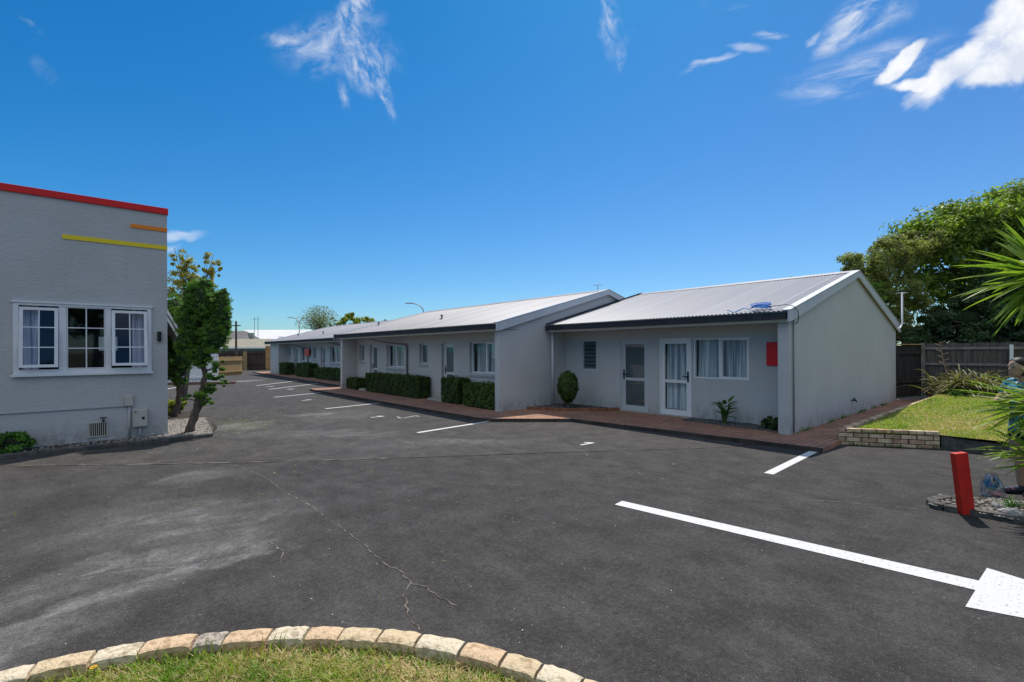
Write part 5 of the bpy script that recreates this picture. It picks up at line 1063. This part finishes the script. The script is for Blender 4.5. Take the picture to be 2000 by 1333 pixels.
# ---------------------------------------------------------------- person
def person():
    t = thing('person', (8.31, .24, 0), 'person in a teal patterned shirt and dark shorts with folded arms behind the yucca', 'person', rz=R(48.95)); OFF[t.name] = Vector((0, 0, 0))
    def skin_obj(name, chains, blobs, m, vox=.011):
        mb = MB()
        for pts, rad in chains: mb.tube(pts, rad, 14)
        for c, r in blobs: blob_mesh(mb, c, r, 16, 10, 0)
        o = mb.build(name, m, t, local=True, smooth=True); r_ = o.modifiers.new('r', 'REMESH'); r_.mode = 'VOXEL'; r_.voxel_size = vox; r_.use_smooth_shade = True
        s = o.modifiers.new('s', 'SMOOTH'); s.factor = .6; s.iterations = 6; return o
    skinM = mat('skin', (.46, .26, .17), (.54, .32, .22), 6, .55, spec=.4)
    hz = 1.50; hy = .12
    ch = [([(0, .0, .82), (0, .0, .98), (0, .02, 1.15), (0, .03, 1.28), (0, .03, 1.34)], [.15, .125, .12, .13, .09]),
          ([(0, .03, 1.32), (0, .07, 1.42)], [.055, .05])]
    for s in (-1, 1):
        ch.append(([(s*.09, 0, .86), (s*.10, .02, .66), (s*.10, .03, .47), (s*.10, .0, .44), (s*.10, -.02, .28), (s*.10, -.02, .09)], [.095, .08, .058, .055, .055, .036]))
        ch.append(([(s*.10, -.05, .05), (s*.11, .05, .045), (s*.115, .14, .03)], [.035, .036, .025]))
    ch.append(([(-.16, .02, 1.33), (-.20, .04, 1.24), (-.22, .13, 1.12)], [.058, .052, .042])); ch.append(([(-.22, .13, 1.12), (-.14, .23, 1.13), (-.02, .26, 1.19)], [.042, .036, .028]))
    ch.append(([(.16, .02, 1.33), (.21, .05, 1.22), (.20, .16, 1.10)], [.058, .052, .042])); ch.append(([(.20, .16, 1.10), (.06, .26, 1.13), (-.10, .26, 1.20), (-.16, .22, 1.24)], [.042, .036, .028, .026]))
    for k, (dx, dz) in enumerate(((0, .02), (-.005, .0), (-.01, -.02), (-.012, -.04))): ch.append(([(-.15, .225, 1.25+dz), (-.195, .18, 1.255+dz), (-.225, .13, 1.25+dz), (-.235, .10-.004*k, 1.24+dz)], [.011, .0095, .009, .008]))
    ch.append(([(-.15, .22, 1.26), (-.17, .19, 1.30), (-.185, .16, 1.315)], [.012, .010, .009]))
    for k, (dz) in enumerate((.02, 0, -.02, -.04)): ch.append(([(-.01, .26, 1.19+dz), (.05, .27, 1.195+dz), (.10, .25, 1.19+dz)], [.011, .0095, .008]))
    ch.append(([(-.01, .26, 1.20), (.02, .25, 1.235), (.05, .24, 1.25)], [.012, .010, .008]))
    bl = [((0, hy, hz+.03), (.074, .092, .105)), ((0, hy+.035, hz-.045), (.052, .058, .055)), ((0, hy+.098, hz-.005), (.013, .020, .022)), ((0, hy+.082, hz-.05), (.024, .014, .010)), ((0, hy+.07, hz-.085), (.022, .018, .016)),
          ((-.075, hy-.005, hz), (.010, .020, .030)), ((.075, hy-.005, hz), (.010, .020, .030)), ((-.03, hy+.07, hz+.04), (.025, .018, .012)), ((.03, hy+.07, hz+.04), (.025, .018, .012))]
    body = skin_obj('body', ch, bl, skinM)
    hairM = mat('dark_hair', (.012, .009, .008), (.03, .022, .018), 40, .5, .4, 120)
    skin_obj('hair', [([(0, hy-.09, hz+.06), (0, hy-.13, hz+.02), (0, hy-.13, hz-.06)], [.045, .04, .02])], [((0, hy-.016, hz+.068), (.083, .092, .078)), ((0, hy-.040, hz+.012), (.083, .076, .09))], hairM)
    e = MB()
    for s in (-1, 1): blob_mesh(e, (s*.03, hy+.085, hz+.018), (.010, .006, .006), 8, 6, 0)
    e.build('eyes', blackM, t, local=True)
    shirt = bpy.data.materials.new('teal_print'); shirt.use_nodes = True; w = NT(shirt.node_tree); co = w.new('ShaderNodeTexCoord').outputs['Object']
    c_ = w.mix(w.ramp(w.noise(co, 9, 3, .5, 1.5), .45, .52), (.012, .05, .10), (.03, .26, .34)); c_ = w.mix(w.ramp(w.noise(co, 14, 2, .5, 2), .62, .66), c_, (.5, .62, .66)); w.set(w.n['Principled BSDF'].inputs['Base Color'], c_); w.n['Principled BSDF'].inputs['Roughness'].default_value = .8
    sl = [([(0, .0, .76), (0, .0, .96), (0, .02, 1.14), (0, .03, 1.28), (0, .03, 1.345)], [.175, .155, .15, .155, .105])]
    for s in (-1, 1): sl.append(([(s*.10, .03, 1.31), (s*.16, .02, 1.32), (s*.205, .045, 1.24), (s*.215, .075, 1.19)], [.09, .078, .072, .072]))
    skin_obj('shirt', sl, [], shirt, .014)
    skin_obj('shorts', [([(0, 0, .90), (0, 0, .74)], [.165, .15])]+[([(s*.085, 0, .82), (s*.10, .015, .66)], [.105, .100]) for s in (-1, 1)], [], mat('dark_shorts', (.012, .014, .03), None, rough=.9), .014)
    for s in (-1, 1):
        skin_obj('shoe', [([(s*.10, -.07, .05), (s*.11, .05, .045), (s*.12, .17, .035)], [.045, .046, .036]), ([(s*.10, -.03, .05), (s*.10, -.03, .10)], [.05, .048])], [], mat('dark_shoe', (.02, .03, .06), (.5, .12, .18), 12, .7, lo=.55, hi=.6), .012)
person()
# bag beside the person's feet
t = thing('carrier_bag', (7.95, .52, 0), 'clear plastic bag with dark clothes and a pink item standing by the person', 'bag')
mb = MB(); V = []
for j, (z, a, b) in enumerate(((.004, .13, .08), (.05, .17, .11), (.16, .15, .10), (.26, .11, .05))):
    for k in range(16): th = k*math.pi/8; V.append((7.95+a*math.cos(th)*(1+.08*math.sin(5*th+j)), .52+b*math.sin(th)*(1+.1*math.sin(3*th+j)), z))
mb.add(V, [(j*16+k, j*16+(k+1) % 16, (j+1)*16+(k+1) % 16, (j+1)*16+k) for j in range(3) for k in range(16)]+[tuple(range(16))[::-1]]); mb.build('plastic', glass('clear_plastic', (.85, .87, .88), .12, .22), t, smooth=True)
mb = MB(); blob_mesh(mb, (7.96, .53, .17), (.11, .07, .09), 12, 8, .15); mb.build('clothes', mat('navy_cloth', (.01, .02, .06), None), t, smooth=True)
mb = MB(); blob_mesh(mb, (7.93, .49, .05), (.10, .06, .035), 12, 8, .2); mb.build('pink_item', mat('pink_cloth', (.75, .22, .30), (.8, .5, .5), 30), t, smooth=True)

# ---------------------------------------------------------------- foreground grass circle with block edging
CX, CY, RO, RI = -.952, .720, 2.922, 2.800
t = thing('block_edging', (CX, CY, 0), 'curved edging of buff and grey split blocks around the foreground grass', 'edging')
blkM = []
for i, (a, b) in enumerate([((.42, .31, .18), (.68, .53, .33)), ((.44, .29, .17), (.70, .50, .31)), ((.24, .20, .16), (.50, .43, .34)), ((.46, .37, .24), (.74, .63, .45))]):
    blkM.append(mat('split_block_%s' % 'abcd'[i], a, b, 22, .95, 1.0, 45, lo=.34, hi=.52, bdist=.02, detail=8))
th = math.radians(-12); i = 0
order = [3, 0, 3, 0, 3, 0, 3, 0, 1, 3, 0, 0, 1, 3, 1, 2, 1, 3, 0, 3, 0, 3]
while th < math.radians(112):
    L = .25*random.uniform(.82, 1.12); ty = order[i % len(order)]
    if ty == 2: L *= .72
    dth = L/RO; g = .016/RO; bm = bmesh.new(); bmesh.ops.create_cube(bm, size=1); bmesh.ops.subdivide_edges(bm, edges=bm.edges, cuts=5, use_grid_fill=True)
    dr = random.uniform(-.008, .008); dz = random.uniform(-.006, .006)
    for v in bm.verts:
        u, w, z = v.co; cr = max(abs(u), 0)*2; 
        k = 1-.10*max(0, abs(u)*2-.6)/.4*(abs(w)*2 > .6); k2 = 1-.05*max(0, abs(z)*2-.6)/.4
        ang = th+g/2+(u+.5)*(dth-g); rad = (RI+RO)/2+dr+w*(RO-RI); zz = .035+dz+z*.17
        nn = .0035
        rad += random.uniform(-nn, nn); zz += random.uniform(-nn, nn)*.8-(.010 if (abs(w)*2 > .95 and z > .3) else 0)-(.006 if (abs(u)*2 > .95 and z > .3) else 0)
        v.co = (CX+rad*math.cos(ang), CY+rad*math.sin(ang), zz)
    me = bpy.data.meshes.new('edging_block'); bm.to_mesh(me); bm.free(); ob = link_mesh('edging_block', me, blkM[ty], t, smooth=True); es = ob.modifiers.new('es', 'EDGE_SPLIT'); es.split_angle = R(38)
    th += dth; i += 1
mb = MB(); n_ = 60; V = []
for r, z in ((RI+.015, .09), (RO-.02, .09)):
    for k in range(n_+1): a = math.radians(-12)+math.radians(124)*k/n_; V.append((CX+r*math.cos(a), CY+r*math.sin(a), z-.018))
mb.add(V, [(k, k+1, n_+2+k, n_+1+k) for k in range(n_)])
for r in (RI+.015, RO-.02):
    V = []
    for k in range(n_+1): a = math.radians(-12)+math.radians(124)*k/n_; V += [(CX+r*math.cos(a), CY+r*math.sin(a), -.01), (CX+r*math.cos(a), CY+r*math.sin(a), .072)]
    mb.add(V, [(2*k, 2*k+2, 2*k+3, 2*k+1) for k in range(n_)])
mb.build('mortar', mat('grey_mortar', (.16, .15, .14), (.24, .22, .20), 20, 1, .6, 60), t)
turf = MB(); V = [(CX, CY, .02)]; 
for k in range(121): a = 2*math.pi*k/120; V.append((CX+(RI+.01)*math.cos(a), CY+(RI+.01)*math.sin(a), .012))
turf.add([(x, y, z+.03) for x, y, z in V], [(0, k, k+1) for k in range(1, 121)]); o = turf.build('turf', mat('turf_soil', (.05, .05, .018), (.12, .09, .045), 7, 1, 1, 30, bdist=.02)); props(o, kind='structure')
def fg_grass():
    n = 90000; a = np.radians(18+92*rng.random(n)); r = RI*np.sqrt(.40+.60*rng.random(n)); P = np.c_[CX+r*np.cos(a), CY+r*np.sin(a), np.full(n, .015)]
    P = P[(r < RI-.10) | (rng.random(n) < .30)]; P[:, 2] = .045; n = len(P); den = np.sin(P[:, 0]*5.3+1)*np.sin(P[:, 1]*4.1+2)+.6*np.sin(P[:, 0]*13+P[:, 1]*9); dry = (rng.random(n) < np.clip(.42-.34*den, .06, .9))
    V, F = blades(P[~dry], .042, .0040, 1.5); o = np_mesh('foreground_grass', V, F, grassM); props(o, 'ragged green grass inside the curved block edging', 'grass', kind='stuff')
    V, F = blades(P[dry], .036, .0032, 2.6); o = np_mesh('dry_foreground_grass', V, F, grassDryM); props(o, 'dry straw coloured grass inside the curved block edging', 'grass', kind='stuff')
    # broad-leaved weeds
    k = 700; a = np.radians(20+90*rng.random(k)); r = RI*np.sqrt(.6+.4*rng.random(k)); c = np.c_[CX+r*np.cos(a), CY+r*np.sin(a), np.full(k, .065)]
    P = (c[:, None, :]+rng.normal(size=(k, 7, 3))*np.array([.014, .014, .006])).reshape(-1, 3); V, F = leaves(P, np.tile([0, 0, 1.], (len(P), 1)), .011, .45, .5); o = np_mesh('clover', V, F, foliage('clover_leaf', (0.100, 0.260, 0.024), (0.180, 0.400, 0.040), (0.280, 0.520, 0.060), .35, 8)); props(o, 'bright green broad leaved weeds growing through the foreground grass', 'weeds', kind='stuff')
    mb = MB()
    for _ in range(420):
        a = math.radians(random.choice([30, 41, 52, 60, 71, 83, 96])+random.gauss(0, 4)); r = RI-random.uniform(.0, .25); b = random.random()*6.28; blade(mb, (CX+r*math.cos(a), CY+r*math.sin(a), .045), (math.cos(b)*.5, math.sin(b)*.5, 1.0), random.uniform(.05, .12), .007, 5, 5)
    o = mb.build('tall_grass', grassM); props(o, 'longer grass blades leaning on the inside of the block edging', 'grass', kind='stuff')
fg_grass()
# two small yellow flowers
for (x, y, z, lab) in ((-.02, 3.27, .125, 'upper yellow flower by the block edging at the lower left'), (-.09, 3.20, .10, 'lower yellow flower by the block edging at the lower left')):
    t = thing('yellow_flower', (x, y, .015), lab, 'flower', 'yellow flowers in the foreground grass'); mb = MB(); mb.tube([(x, y, .015), (x+.004, y, z)], .002, 5); mb.build('stem', MATS['green_stem'], t)
    mb = MB(); 
    for k in range(14): a = k*.449; mb.add([(x+.003*math.cos(a+.2), y+.003*math.sin(a+.2), z), (x+.016*math.cos(a-.15), y+.016*math.sin(a-.15), z+.004), (x+.018*math.cos(a), y+.018*math.sin(a), z+.003), (x+.016*math.cos(a+.15), y+.016*math.sin(a+.15), z+.004)], [(0, 1, 2, 3)])
    mb.build('petals', mat('petal_yellow', (.85, .50, .01), None), t)
print('objects', len(bpy.data.objects))
